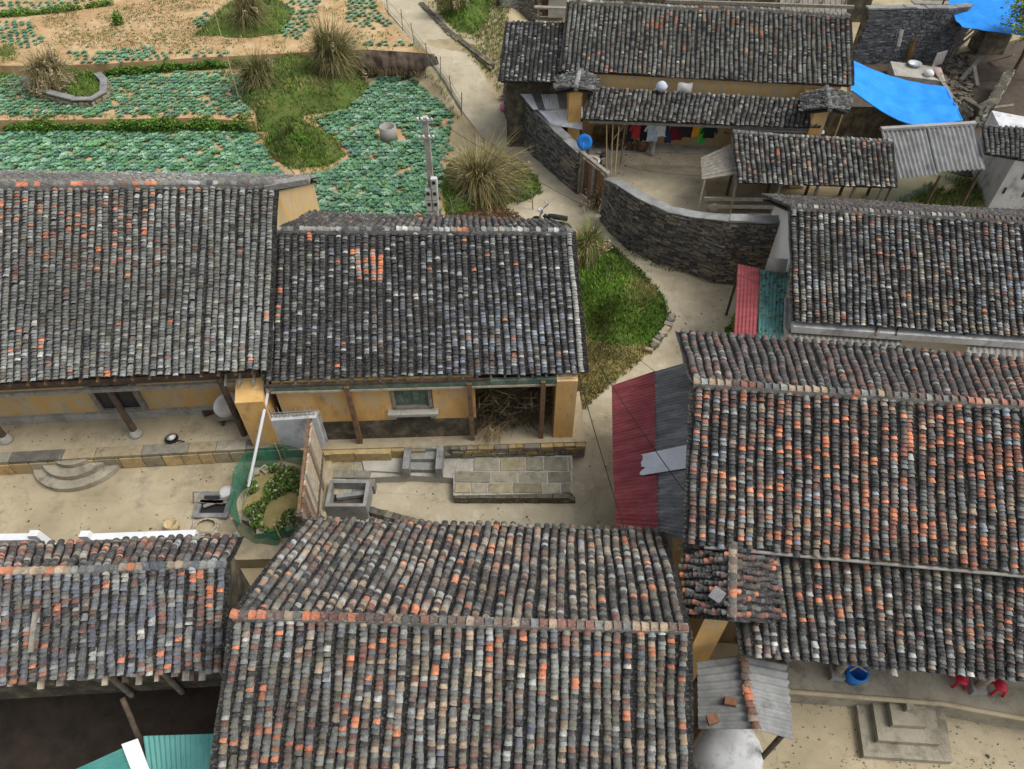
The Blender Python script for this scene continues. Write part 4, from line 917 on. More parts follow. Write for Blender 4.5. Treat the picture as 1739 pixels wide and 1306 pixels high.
# ---------------------------------------------------------------- walls, sheds, lean-tos
DARKST = [lin(106, 105, 102), lin(86, 86, 86), lin(122, 119, 112), lin(74, 74, 76), lin(132, 122, 104)]
def stone_wall(name, label, pts, z, thick=.35, course=.075, cols=DARKST, ln=(.14, .42), copem='fibre_cement', cat='wall', cope=True):
    b = [P(a, c, z) for a, c, h in pts]; hs_ = [h for a, c, h in pts]; root = thing(name, label, cat, b[0])
    core, st, cp = MB(), MB(), MB()
    # resample
    q = []; 
    for i in range(len(b)-1):
        n = max(1, int((b[i+1]-b[i]).length/.5))
        for k in range(n): q.append((b[i].lerp(b[i+1], k/n), hs_[i]+(hs_[i+1]-hs_[i])*k/n))
    q.append((b[-1], hs_[-1]))
    off = []
    for i in range(len(q)):
        d = (q[min(i+1, len(q)-1)][0]-q[max(i-1, 0)][0]); d.z = 0; d.normalize(); off.append(Vector((-d.y, d.x, 0)))
    T = thick/2
    for i in range(len(q)-1):
        (p, h), (r, g) = q[i], q[i+1]; n0, n1 = off[i]*T, off[i+1]*T; zb = z-.1
        bt = [Vector((v.x, v.y, zb)) for v in (p-n0, r-n1, r+n1, p+n0)]; tp = [Vector((v.x, v.y, z+hh)) for v, hh in ((p-n0, h), (r-n1, g), (r+n1, g), (p+n0, h))]
        core.hexa(bt, tp)
        if cope:
            jz = [ru(-.02, .03) for _ in range(2)]
            bt = [v*1 for v in tp]; o = .04
            bt = [Vector((v.x, v.y, z+hh)) for v, hh in ((p-off[i]*(T+o), h), (r-off[i+1]*(T+o), g), (r+off[i+1]*(T+o), g), (p+off[i]*(T+o), h))]
            cp.hexa(bt, [v+Vector((0, 0, .06+jz[0])) for v in bt])
    # stones on both faces
    tot = sum((q[i+1][0]-q[i][0]).length for i in range(len(q)-1)); seg = tot/(len(q)-1)
    for side in (-1, 1):
        zz = 0
        while zz < max(hs_):
            ch = course*ru(.75, 1.3); t = ru(0, .2)
            while t < tot:
                L = ru(*ln); i = min(len(q)-2, int((t+L/2)/seg)); f = (t+L/2)/seg-i
                if f > 1: break
                p = q[i][0].lerp(q[i+1][0], f); h = q[i][1]+(q[i+1][1]-q[i][1])*f
                if zz+ch < h:
                    n = off[i]; d = (q[i+1][0]-q[i][0]).normalized(); ang = math.atan2(d.y, d.x)+ru(-.05, .05)
                    c = random.choice(cols); j = ru(.7, 1.2)
                    st.box(p+n*side*(T+ru(-.02, .02))+Vector((0, 0, zz+ch/2)), (L-.02, .1, ch-.015), ang, tuple(v*j for v in c), jit=.012)
                t += L
            zz += ch
    core.build('wall_core', 'stained_base', root); stuff(st.build('stones', 'rubble', root))
    if cope: cp.build('coping', copem, root)
    return root
stone_wall('stone_wall', 'long curved dark stone wall around the house with the laundry', [(1026, 372, 1.9), (1044, 396, 2.3), (1076, 422, 2.4), (1120, 443, 2.35), (1167, 456, 2.45), (1212, 474, 2.75), (1270, 478, 2.8), (1348, 474, 2.8)], 0)
stone_wall('stone_wall', 'dark stone wall between the lane and the white metal roof, ending at the wooden gate', [(862, 196, 2.1), (877, 228, 2.35), (908, 260, 2.25), (948, 296, 2.0), (982, 325, 1.9)], 0)
stone_wall('stone_wall', 'blue-grey stone wall behind the concrete wash slab and straw sheaf', [(1440, 108, 2.9), (1500, 106, 2.9), (1570, 103, 2.8), (1600, 100, 2.8), (1622, 84, 2.7)], 0, cols=[lin(96, 100, 106), lin(80, 84, 90), lin(112, 114, 116)])
stone_wall('stone_wall', 'crumbling curved dry stone wall beside the small white slotted building', [(1628, 196, .9), (1646, 214, 1.0), (1668, 206, 1.1), (1686, 176, 1.2), (1700, 150, 1.0)], .2, cope=False, course=.16, ln=(.2, .4), cols=[lin(150, 150, 140), lin(124, 124, 116), lin(104, 104, 96)])
stone_wall('stone_wall', 'grey wall piece beside the lane left of the topmost roof', [(846, 36, 1.9), (880, 26, 2.1), (914, 34, 2.2)], .2, cols=[lin(130, 130, 126), lin(110, 110, 106)])
stone_wall('stone_kerb', 'low mossy stone kerb along the far side of the lane', [(716, 14, .35), (740, 40, .35), (762, 62, .35), (800, 90, .3), (836, 118, .3)], .75, .3, .12, cols=[lin(140, 132, 108), lin(112, 110, 84), lin(96, 104, 60)], cat='kerb', cope=False)
stone_wall('stone_kerb', 'curved pale low wall holding the grassy mound with drooping reeds', [(46, 144, .35), (62, 158, .35), (92, 170, .35), (130, 180, .35), (160, 180, .35), (180, 168, .35), (182, 148, .35), (170, 134, .3)], T2, .28, .12, cols=[lin(150, 138, 112), lin(168, 154, 128)], cat='kerb')
ek = thing('stone_edging', 'short broken row of edging stones below the green mound', 'kerb', P(1130, 575, 0))
for k in range(16): t = k/15; p = P(1139-36*t**1.5+ru(-2, 2), 540+58*t+ru(-2, 2), 0); block('edging_stone', ek, (p.x, p.y, ru(.05, .14)), (ru(.14, .3), ru(.12, .22), ru(.16, .26)), ru(0, 3), stone_col(1.1))
# wooden gate in the stone wall
g0, g1 = P(984, 327, 0), P(1024, 362, 0); gd = (g1-g0); gd.normalize(); ga = math.atan2(gd.y, gd.x); gl = (g1-g0).length
gt = thing('wooden_gate', 'old plank gate set in the dark stone wall', 'gate', g0)
for t in (0, 1): MB().box(g0.lerp(g1, t)+Vector((0, 0, 1.0)), (.14, .2, 2.0), ga).build('gate_post', 'wood_grey', gt)
for k in range(9): MB().box(g0.lerp(g1, (k+.75)/9.5)+Vector((0, .04, .88)), (gl/10, .05, ru(1.6, 1.72)), ga).build('plank', random.choice(('wood_grey', 'wood_dark', 'wood_brown')), gt)
MB().box(g0.lerp(g1, .5)+Vector((0, -.02, 1.92)), (gl+.2, .16, .12), ga).build('lintel', 'wood_grey', gt)

# corrugated white roof by the clothesline house
wr = thing('metal_lean_to', 'lean-to of white and grey corrugated sheets beside the stone wall', 'lean-to', P(930, 220, 0))
w0 = [(874, 148, 2.7), (898, 148, 2.7), (916, 149, 2.7), (945, 150, 2.7), (972, 152, 2.7)]; w1 = [(906, 186, 2.45), (914, 186, 2.45), (926, 186, 2.45), (950, 184, 2.45), (974, 184, 2.45)]
for k, m_ in enumerate(('metal_white', 'metal_grey', 'metal_white', 'fibre_pale')):
    MB().corr(P(*w0[k]), P(*w0[k+1]), P(*w1[k+1]), P(*w1[k]), .13, .02).build('sheet', m_, wr)
MB().corr(P(910, 183, 2.42), P(990, 180, 2.42), P(989, 220, 2.15), P(938, 212, 2.15), .13, .02).build('sheet', 'metal_white', wr)
for a, b in ((880, 176), (985, 215)): p = P(a, b, 2.2); MB().tube([Vector((p.x+.1, p.y+.4, 0)), Vector((p.x+.1, p.y+.4, 2.35))], .06, 6).build('post', 'wood_dark', wr)

# red and grey lean-to on the right house
le = thing('metal_lean_to', 'long red and grey corrugated lean-to along the lane with a silver patch', 'lean-to', P(1100, 800, 0))
zl, zm, zh = 2.45, 2.85, 3.25
Lp = [(1039, 655), (1040, 735), (1041, 800), (1044, 852), (1046, 897)]; Mp = [(1112, 630), (1113, 714), (1115, 785), (1117, 848), (1119, 906)]; Hp = [(1172, 614), (1173, 704), (1172, 778), (1173, 852), (1172, 920)]
for k in range(4):
    e = .012*k
    MB().corr(P(*Lp[k], zl+e), P(*Lp[k+1], zl+e), P(*Mp[k+1], zm+e+.02), P(*Mp[k], zm+e+.02), .105, .024, nv=6, wob=.03).build('red_sheet', 'metal_red', le)
    MB().corr(P(Mp[k][0]-3, Mp[k][1]+1, zm+e-.03), P(Mp[k+1][0]-3, Mp[k+1][1]+1, zm+e-.03), P(*Hp[k+1], zh+e), P(*Hp[k], zh+e), .105, .024, nv=6, wob=.03).build('grey_sheet', 'metal_grey', le)
MB().corr(P(1171, 754, zh+.06), P(1171, 794, zh+.06), P(1085, 808, zm-.06), P(1088, 772, zm-.06), .3, .006, nv=8, cut=.22).build('silver_sheet', 'metal_silver', le)
for a, b in Lp[::2]: p = P(a+45, b, zl-.1); MB().tube([Vector((p.x, p.y, 0)), p], .05, 6).build('post', 'wood_dark', le)
MB().beam(P(1044, 660, zl-.1), P(1050, 893, zl-.1), .07, .08).build('purlin', 'wood_dark', le)
MB().beam(P(1114, 635, zm-.12), P(1120, 903, zm-.12), .07, .08).build('purlin', 'wood_dark', le)
# red and teal sheets below the white house
rt = thing('metal_lean_to', 'small lean-to of one red and one teal corrugated sheet by the white gable', 'lean-to', P(1290, 570, 0))
MB().corr(P(1253, 448, 2.6), P(1290, 456, 2.66), P(1284, 580, 2.25), P(1246, 572, 2.2), .12, .016, nv=4, wob=.03).build('red_sheet', 'metal_red', rt)
MB().corr(P(1291, 458, 2.62), P(1338, 462, 2.68), P(1330, 580, 2.25), P(1287, 576, 2.2), .12, .016, nv=4, wob=.03).build('teal_sheet', 'metal_teal_worn', rt)
for a, b in ((1252, 575), (1326, 578), (1258, 458), (1330, 470)): p = P(a, b, 2.2); MB().tube([Vector((p.x, p.y+.1, 0)), Vector((p.x, p.y+.1, 2.15))], .05, 6).build('post', 'wood_dark', rt)
lf = MB()
for _ in range(120):
    p = P(ru(1290, 1332), ru(470, 572), 2.5); p.z = 2.68-.42*(P(1310, 458, 2.6).y-p.y)/3.2; leaf(lf, p+Vector((0, 0, .03)), .07, [(.07, .05, .03), (.12, .09, .05)], .2)
stufft(lf.build('dead_leaves', 'foliage', origin=P(1310, 520, 2.4)), 'scattered brown dead leaves on the teal sheet', 'leaves')
# fibre-cement strips under the gutter of the white house
fc = thing('fibre_roof', 'grey corrugated strip roof tucked under the white concrete gutter', 'roof', P(1440, 590, 0))
MB().corr(P(1338, 560, 2.4), P(1532, 574, 2.4), P(1530, 622, 2.15), P(1336, 600, 2.15), .17, .025).build('sheet', 'fibre_pale', fc)
MB().corr(P(1332, 505, 2.62), P(1352, 506, 2.66), P(1352, 560, 2.52), P(1330, 560, 2.5), .17, .02).build('sheet', 'fibre_cement', fc)
for a, b in ((1345, 585), (1520, 600)): p = P(a, b, 2.3); MB().tube([Vector((p.x, p.y+.15, 0)), Vector((p.x, p.y+.15, 2.35))], .05, 6).build('post', 'wood_dark', fc)
f2 = thing('fibre_roof', 'grey corrugated roof piece at the far end of the dark opening', 'roof', P(1700, 610, 0))
MB().corr(P(1642, 584, 2.4), P(1800, 600, 2.4), P(1798, 650, 2.15), P(1640, 624, 2.15), .17, .025).build('sheet', 'fibre_pale', f2)
for a, b in ((1650, 600), (1780, 620)): p = P(a, b, 2.3); MB().tube([Vector((p.x, p.y+.15, 0)), Vector((p.x, p.y+.15, 2.35))], .05, 6).build('post', 'wood_dark', f2)

# shed H in the far yard: tiled roof, plank lean-to, fibre-cement extension
sh = thing('cattle_shed', 'open timber shed with a small tiled roof in the walled yard', 'shed', P(1390, 360, 0))
hq = [P(1244, 226, 2.95), P(1512, 244, 2.95), P(1252, 312, 1.98), P(1520, 320, 1.98)]
hr = slab('roof', sh, *hq); hf_ = Roofing(sh); hf_.slope(hr, *hq, pal(dict(ch=.16, ch2=.16, mid=.2, gy=.2, lt=.14, tan=.08, br=.12, rd=.03, orr=.015, pl=.05)), sag=.06)
ridge(sh, hr, hq[0], hq[1], pal(dict(br=.4, mid=.3, lt=.3)), up=.05); hf_.finish(300)
bq = [P(1244, 226, 2.95), P(1512, 244, 2.95)]; bk_ = [bq[0]+Vector((0, 1.2, -.6)), bq[1]+Vector((0, 1.2, -.6))]
MB().hexa([v-Vector((0, 0, .06)) for v in (bq[0], bq[1], bk_[1], bk_[0])], [bq[0], bq[1], bk_[1], bk_[0]]).build('back_roof', 'roof_board', sh)
for a in (1258, 1330, 1400, 1462, 1512):
    p = P(a, 318, 1.9); MB().tube([Vector((p.x, p.y+.45, 0)), Vector((p.x+ru(-.1, .1), p.y+.45, 1.95))], .07, 7).build('post', 'wood_grey', sh)
    p = P(a, 232, 2.7); MB().tube([Vector((p.x, p.y-.1, 0)), Vector((p.x, p.y-.1, 2.7))], .07, 7).build('post', 'wood_dark', sh)
for z in (.35, .75, 1.1):
    a, b = P(1200, 352, z), P(1420, 356, z); MB().beam((a.x, P(1250, 318, 1.9).y+.3+z*.1, z), (b.x, P(1400, 318, 1.9).y+.3, z), .07, .14).build('rail', 'wood_grey', sh)
for k in range(9):
    a = P(ru(1200, 1300), ru(335, 372), .1); b = a+Vector((ru(.8, 2.2), ru(-.3, .3), ru(0, .15))); a.z = ru(.05, .25); MB().beam(a, b, ru(.1, .2), .05).build('loose_board', 'wood_grey', sh)
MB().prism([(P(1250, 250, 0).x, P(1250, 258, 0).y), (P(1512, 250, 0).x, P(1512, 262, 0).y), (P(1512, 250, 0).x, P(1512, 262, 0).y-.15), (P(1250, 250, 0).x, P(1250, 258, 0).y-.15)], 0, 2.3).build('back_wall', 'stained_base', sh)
pk = thing('plank_lean_to', 'weathered grey board lean-to at the yard end of the timber shed', 'lean-to', P(1215, 330, 0))
for k in range(8):
    t0, t1 = k/8, (k+.93)/8; A0, B0 = P(1190, 268, 1.9), P(1192, 305, 1.75); A1, B1 = P(1246, 242, 2.5), P(1250, 296, 2.1)
    q = [A0.lerp(B0, t0), A0.lerp(B0, t1), A1.lerp(B1, t1), A1.lerp(B1, t0)]; zz = ru(0, .02)
    MB().hexa([v+Vector((0, 0, zz-.03)) for v in q], [v+Vector((0, 0, zz)) for v in q]).build('board', 'wood_grey', pk)
for a, b in ((1192, 306), (1196, 272)):
    p = P(a, b, 1.7); MB().tube([Vector((p.x+.1, p.y, 0)), Vector((p.x+.1, p.y, 1.75))], .05, 6).build('post', 'wood_pale', pk)
fx = thing('fibre_roof', 'ribbed grey fibre-cement roof joined to the timber shed', 'roof', P(1590, 320, 0))
MB().corr(P(1496, 222, 2.85), P(1575, 216, 2.85), P(1594, 296, 2.15), P(1520, 305, 2.1), .21, .05, nv=4).build('sheet', 'fibre_cement', fx)
MB().corr(P(1574, 216, 2.88), P(1654, 211, 2.88), P(1674, 287, 2.15), P(1592, 292, 2.18), .21, .05, nv=4).build('sheet', 'fibre_cement', fx)
MB().beam(P(1496, 219, 2.92), P(1656, 209, 2.92), .2, .1).build('ridge_cap', 'fibre_pale', fx)
for a, b in ((1522, 305), (1600, 298), (1668, 290), (1510, 224), (1650, 214)): p = P(a, b, 2.1); MB().tube([Vector((p.x, p.y+.1, 0)), Vector((p.x, p.y+.1, 2.05))], .06, 6).build('post', 'wood_dark', fx)
# green net below the fibre-cement roof
def netf(u, v):
    p = P(1470+180*u, 352-46*u+16*math.sin(u*5)*.5, 0); p.z = v*(1.1+.5*math.sin(u*4)); p.y += .1*math.sin(u*14+v*2); return p
tag(MB().grid(netf, 24, 6).build('shade_net', 'net_pale', origin=P(1560, 330, 0)), 'sagging pale green netting below the fibre-cement roof', 'net')
# grey board between porch roof and shed
tag(MB().hexa([P(1246, 214, 2.6), P(1400, 222, 2.6), P(1400, 228, 2.5), P(1246, 222, 2.5)], [P(1246, 213, 2.65), P(1400, 221, 2.65), P(1400, 227, 2.55), P(1246, 221, 2.55)]).build('metal_strip', 'metal_silver', origin=P(1320, 220, 2.6)), 'pale metal gutter strip between the porch roof and the shed roof', 'gutter')

# blue tarpaulins
def quadsurf(c, sagf):
    A_, B_, C_, D_ = [Vector(x) for x in c]
    def f(u, v):
        p = A_.lerp(B_, u).lerp(D_.lerp(C_, u), v); d = sagf(u, v); p.z += d if not isinstance(d, tuple) else d[0]
        if isinstance(d, tuple): p.y += d[1]
        return p
    return f
tp_ = thing('blue_tarpaulin', 'large blue tarpaulin slung from the end of the topmost tiled roof', 'tarpaulin', P(1540, 250, 0))
tA_, tB_, tC_, tD_ = P(1440, 97, 3.4), P(1606, 148, 2.7), P(1634, 203, 2.2), P(1446, 152, 3.3)
sag1 = lambda u, v: (-(.25+.22*v)*math.sin(u*math.pi)+.07*math.exp(-((v-.45-.2*u)/.06)**2)+.10*math.sin(v*9+u*2.5)*math.sin(u*3)*.7+.05*noise.noise((u*6, v*8, 1)), -.55*math.sin(u*math.pi)*(1 if v > .5 else .35)*(.6+.5*v)-.0)
fs_ = quadsurf((tA_, tB_, tC_, tD_), sag1); mb = MB(); mb.grid(fs_, 40, 24); mb.grid(lambda u, v: fs_(u, v)-Vector((0, 0, .01)), 40, 24)
mb.build('sheet', 'tarp_blue', tp_)
mb = MB(); mb.tube([fs_(1, k/8)+Vector((0, 0, -.03)) for k in range(9)], .05, 6); mb.tube([fs_(k/12, 1)+Vector((0, 0, -.02)) for k in range(13)], .03, 6); mb.build('rolled_edge', 'tarp_blue', tp_)
for u, v in ((1, 0), (1, 1), (0, 1)):
    p = fs_(u, v); MB().tube([Vector((p.x, p.y, 0)), p], .04, 6).build('pole', 'bamboo', tp_)
t2 = thing('blue_tarpaulin', 'bright blue tarpaulin roof over the plank shack behind the small tree', 'tarpaulin', P(1680, 50, 0))
fs2 = quadsurf((P(1608, -10, 3.0), P(1780, -10, 3.3), P(1780, 66, 2.2), P(1636, 46, 2.4)), lambda u, v: .12*noise.noise((u*5, v*5, 3))-.2*math.sin(v*3.1))
mb = MB(); mb.grid(fs2, 24, 16); mb.grid(lambda u, v: fs2(u, v)-Vector((0, 0, .01)), 24, 16); mb.build('sheet', 'tarp_blue', t2)
for u, v in ((0, 0), (0, 1), (1, 1)): p = fs2(u, v); MB().tube([Vector((p.x, p.y, 0)), p], .05, 6).build('pole', 'wood_dark', t2)
# plank shack
sk = thing('plank_shack', 'grey plank shack under the blue tarpaulin at the top corner', 'shack', P(1590, 34, 0))
for k in range(10):
    p = P(1556+k*7.5, 34, 0); MB().box(p+Vector((0, 0, 1.0)), (.21, .06, 2.0+ru(-.1, .1)), ru(-.03, .03)).build('plank', random.choice(('wood_grey', 'fibre_pale', 'wood_grey')), sk)
MB().beam(P(1550, 4, 2.1), P(1640, 6, 2.0), .5, .06).build('roof_board', 'wood_grey', sk)
b1 = thing('grey_shed', 'dim plank shed roof behind the topmost tiled ridge', 'shed', P(1200, -10, 0))
for k in range(12):
    x0 = 1325+k*9.5; MB().hexa([P(x0, -22, 4.3), P(x0+8.5, -22, 4.3), P(x0+8.5, 24, 3.4), P(x0, 24, 3.4)], [P(x0, -22, 4.34), P(x0+8.5, -22, 4.34), P(x0+8.5, 24, 3.44), P(x0, 24, 3.44)]).build('board', 'wood_grey', b1)
for k in range(8): p = P(1160+k*40, 6, 3.9); MB().tube([Vector((p.x, p.y+.3, 0)), Vector((p.x, p.y+.3, 4.4))], .05, 6).build('post', 'wood_grey', b1)
MB().beam(P(1130, 2, 4.2), P(1450, 12, 4.2), .12, .14).build('beam', 'wood_grey', b1)
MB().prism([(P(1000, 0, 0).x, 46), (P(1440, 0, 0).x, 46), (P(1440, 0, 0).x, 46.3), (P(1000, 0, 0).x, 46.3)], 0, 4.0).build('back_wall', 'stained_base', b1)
b2 = thing('grey_shed', 'pale plank and plaster shed beside the topmost roof end', 'shed', P(930, 30, 0))
MB().box(P(946, 30, .2)+Vector((0, .4, 1.4)), (1.1, .8, 2.8)).build('plaster_wall', 'fibre_pale', b2)
MB().box(P(920, 30, .2)+Vector((0, .5, 1.2)), (.9, .5, 2.4)).build('dark_door', 'wood_dark', b2)
MB().beam(P(908, 12, 2.4), P(970, 14, 2.4), .3, .08).build('roof_board', 'wood_grey', b2)
# small building with slots on the right
sb = thing('slotted_building', 'small white building with narrow slots in its side wall and a tiled roof', 'house', P(1720, 350, 0))
a, b = P(1676, 356, 0), P(1800, 380, 0)
MB().hexa([a, b, b+Vector((.4, 4, 0)), a+Vector((.8, 4, 0))], [a+Vector((0, 0, 2.4)), b+Vector((0, 0, 2.4)), b+Vector((.4, 4, 2.4)), a+Vector((.8, 4, 2.4))]).build('wall', 'white_plaster', sb)
for k in range(6):
    t = .08+k*.13; p = a.lerp(b, t); MB().box(p+Vector((0, -.005, 1.0+.75*(k % 2))), (.09, .05, .28), math.atan2(b.y-a.y, b.x-a.x)).build('slot', 'dark_glass', sb)
sq = [P(1668, 216, 2.9), P(1800, 222, 2.9), P(1672, 262, 2.5), P(1800, 286, 2.5)]
sr_ = slab('roof', sb, *sq); sf = Roofing(sb); sf.slope(sr_, *sq, pal(dict(mid=.3, gy=.3, lt=.3, ch2=.1))); sf.finish(300)

# --- spiked white wall, gate fence, garden
sw = thing('plaster_wall', 'low white plaster wall topped with metal spikes between the two ochre houses', 'wall', P(520, 772, COURT))
a, b = P(482, 776, COURT), P(556, 771, COURT); d = (b-a).normalized(); aw = math.atan2(d.y, d.x)
MB().box((a+b)/2+Vector((0, .12, .85)), ((b-a).length, .22, 1.7), aw).build('wall_body', 'white_plaster', sw)
MB().box(b+Vector((-.1, .62, .84)), (.22, .9, 1.66), aw).build('wall_return', 'white_plaster', sw)
mb = MB(); n = 11
for k in range(n):
    p = a.lerp(b, (k+.4)/n)+Vector((0, .12, 1.7)); MB().tube([p, p+Vector((0, 0, .42))], .018, 5, .01).build('spike', 'steel', sw)
MB().tube([a+Vector((0, .12, 1.9)), b+Vector((0, .12, 1.9))], .015, 5).build('rail', 'steel', sw)
gf_ = thing('plank_fence', 'brown plank gate panel standing beside the little garden', 'fence', P(548, 830, COURT))
p0, p1 = Vector((P(553, 790, COURT).x, P(553, 790, COURT).y, COURT)), Vector((P(540, 884, 1.4).x-.1, 9.6, COURT)); nb = 17
for k in range(nb):
    p = p0.lerp(p1, (k+.5)/nb); MB().box(p+Vector((0, 0, 1.05)), (.05, (p1-p0).length/nb*.93, 2.0+ru(-.06, .06))).build('plank', random.choice(('wood_pale', 'wood_brown', 'wood_pale', 'wood_grey')), gf_)
MB().beam(p0+Vector((-.06, 0, 2.1)), p1+Vector((-.06, 0, 2.1)), .07, .09).build('top_rail', 'wood_brown', gf_)
MB().beam(p0+Vector((.04, 0, .6)), p1+Vector((.04, 0, .6)), .05, .08).build('rail', 'wood_dark', gf_)
for p in (p0, p1): MB().box(p+Vector((-.05, 0, 1.05)), (.13, .13, 2.1)).build('post', 'wood_dark', gf_)
gp_ = thing('garden_bed', 'small raised garden of weeds ringed by stones beside the plank gate panel', 'garden', P(465, 860, COURT))
gpl = poly([(432, 812), (470, 800), (512, 806), (512, 850), (498, 900), (470, 918), (432, 905), (415, 870)], COURT)
MB().prism(gpl, COURT-.1, COURT+.18).build('soil', 'dry_grass_ground', gp_)
mb = MB()
for _ in range(5200):
    x, y = ru(min(p.x for p in gpl), max(p.x for p in gpl)), ru(min(p.y for p in gpl), max(p.y for p in gpl))
    if inside(x, y, gpl) and noise.noise((x*1.3, y*1.3, 2)) > -.12: leaf(mb, (x, y, COURT+.19+ru(0, .22)), .055, [tone(g, .45, .9) for g in GREENS+DRY[2:]]+[(.3, .34, .22)])
mb.build('weeds', 'foliage', gp_)
for k in range(9):
    p = gpl[k % 8].lerp(gpl[(k+1) % 8], ru(.1, .9)); block('rim_stone', gp_, (p.x, p.y, COURT+.14), (ru(.18, .3), ru(.16, .25), .28), ru(0, 3), stone_col(1.1))
npts = poly([(520, 792), (480, 786), (434, 795), (412, 830), (402, 880), (410, 912), (440, 926), (480, 922), (512, 908)], COURT)
def nf(u, v):
    t = u*(len(npts)-1); i = min(len(npts)-2, int(t)); p = npts[i].lerp(npts[i+1], t-i); r = .10*math.sin(u*40)*(1-v)+.04*noise.noise((u*20, v*3, 0))
    return Vector((p.x+r, p.y-r*.5, COURT+(.9 if u < .75 else .6)*v+.05*math.sin(u*23)))
ne = thing('garden_net', 'green mesh netting hung around the small raised garden', 'net', P(420, 880, COURT))
MB().grid(nf, 80, 6).build('mesh', 'net_green', ne)
for i in (1, 3, 5, 7): MB().tube([npts[i], npts[i]+Vector((0, 0, .95))], .02, 5).build('stake', 'bamboo', ne)
pp0, pp1 = P(417, 850, COURT), P(456, 662, 3.1)
pt_ = thing('white_pole', 'slim white pipe leaning from the garden up to the roof corner', 'pole', pp0)
MB().tube([pp0, pp1], .045, 8).build('pipe', 'clean_white', pt_); MB().lathe(pp1, [(0, -.1), (.08, -.1), (.09, .05), (0, .08)], 8).build('cap', 'wood_pale', pt_)
# white low wall at the courtyard's edge
for (x0, x1, lab) in ((-120, 62, 'shorter white parapet piece along the courtyard edge'), (148, 332, 'longer white parapet piece along the courtyard edge by the bucket')):
    a, b = P(x0, 914 if x0 < 0 else 912, 1.15), P(x1, 911 if x0 < 0 else 905, 1.15); t = thing('parapet_wall', lab, 'wall', (*((a+b)/2).xy, COURT)); an = math.atan2(b.y-a.y, b.x-a.x)
    MB().box((*((a+b)/2).xy, .78), ((b-a).length, .2, .74), an).build('wall_body', 'clean_white', t)
    e = b if x0 < 0 else a; MB().hexa([e+Vector((x, y, -.7)) for x, y in ((-.25, -.1), (.25, -.1), (.25, .1), (-.25, .1))], [e+Vector((x, y, .17)) for x, y in ((-.12, -.09), (.12, -.09), (.12, .09), (-.12, .09))]).build('end_pier', 'clean_white', t)

# --- stone platform and steps outside
pf = thing('stone_platform', 'long low platform of large worn stone slabs in front of the dark-roofed house', 'platform', P(800, 830, 0))
ppl = poly([(556, 772), (972, 772), (972, 838), (770, 842), (770, 812), (700, 808), (622, 812), (556, 800)], PLAT)
base = MB().prism(ppl, -.02, PLAT+.015).build('platform_base', 'grey_concrete', pf)
rows_ = [(776, 800), (801, 820), (821, 838)]
for (y0, y1) in rows_:
    x = 560 if y1 < 815 else 772
    while x < 966:
        w = ru(28, 62); x2 = min(970, x+w)
        if not (688 < x < 748 and y0 < 810) and not (y1 > 805 and x < 770 and y0 > 799 and x2 < 700):
            q = [P(x+1, y1, PLAT), P(x2-1, y1, PLAT), P(x2-1, y0+1, PLAT), P(x+1, y0+1, PLAT)]; z = ru(-.02, .02); cx_ = sum((v for v in q), Vector())/4
            block('slab', pf, (cx_.x, cx_.y, PLAT-.03+z*.7), ((q[1]-q[0]).length, (q[2]-q[1]).length, .14), ru(-.03, .03), tone(random.choice((lin(150, 143, 122), lin(146, 141, 124), lin(140, 136, 120), lin(154, 145, 118))), .65, 1.05))
        x = x2
for row in range(3):
    x = 772
    while x < 966:
        w = ru(14, 34); p = P(x+w/2, 842, PLAT-.1); block('face_stone', pf, (p.x, p.y-.05, .05+row*.1), (w*.0165, .18, .09), ru(-.04, .04), tone(lin(112, 106, 90), .6, 1.0)); x += w
cs = thing('stone_stair', 'short grey stone stair with side cheeks below the shuttered window', 'steps', P(720, 806, PLAT))
for k in range(3):
    q0 = P(720, 804, PLAT); block('step', cs, (q0.x, q0.y+.18+k*.27, PLAT+.08+k*.16), (.88, .33, .18), 0, tuple(v*.9 for v in lin(140, 140, 136)))
for px in (692, 747): p = P(px, 806, PLAT); block('cheek_stone', cs, (p.x, p.y+.45, PLAT+.24), (.2, 1.15, .5), 0, lin(132, 133, 132))
pat = poly([(612, 772), (690, 764), (692, 806), (620, 802)], PLAT)
tag(MB().prism(pat, PLAT-.05, PLAT+.10).build('mortar_patch', 'grey_concrete', origin=P(650, 790, PLAT)), 'pale cement patch beside the short stone stair', 'patch')
tr_ = thing('stone_trough', 'square dark stone water trough beside the plank gate panel', 'trough', P(594, 855, .1))
c = P(593, 878, 0.1); sx, sy, sz = 1.05, .78, .62; c = c+Vector((0, .4, 0))
for dx, dy, w_, l_ in ((-sx/2, 0, .1, sy), (sx/2, 0, .1, sy), (0, -sy/2, sx+.1, .1), (0, sy/2, sx+.1, .1)): MB().box(c+Vector((dx, dy, sz/2)), (w_, l_ if w_ < .5 else l_, sz+ru(0, .01))).build('side', 'fibre_cement', tr_)
MB().box(c+Vector((0, 0, .1)), (sx-.05, sy-.05, .2)).build('bottom', 'wood_dark', tr_)
MB().box(c+Vector((.05, .12, .32)), (.85, .14, .14), .15).build('inner_block', 'fibre_cement', tr_)
kb = thing('stone_edging', 'dark low stone edging running from the trough along the lane', 'kerb', P(660, 880, 0))
for k in range(9): p = P(626+k*12, 868+k*3.2, .1); block('edging_stone', kb, (p.x, p.y, .08), (.28, .2, .3), ru(-.5, -.1), tuple(v*.7 for v in stone_col()))
# pavement outside the gate
pv = thing('stone_paving', 'small patch of stone paving between the trough and the plank gate panel', 'paving', P(590, 810, 0))
for yy in range(3):
    x = 560
    while x < 618:
        w = ru(18, 30); q = P(x+w/2, 812+yy*14, .2); block('paver', pv, (q.x, q.y, .2+ru(-.02, .02)), (w*.0175, .27, .42), ru(-.03, .03), stone_col(1.05)); x += w

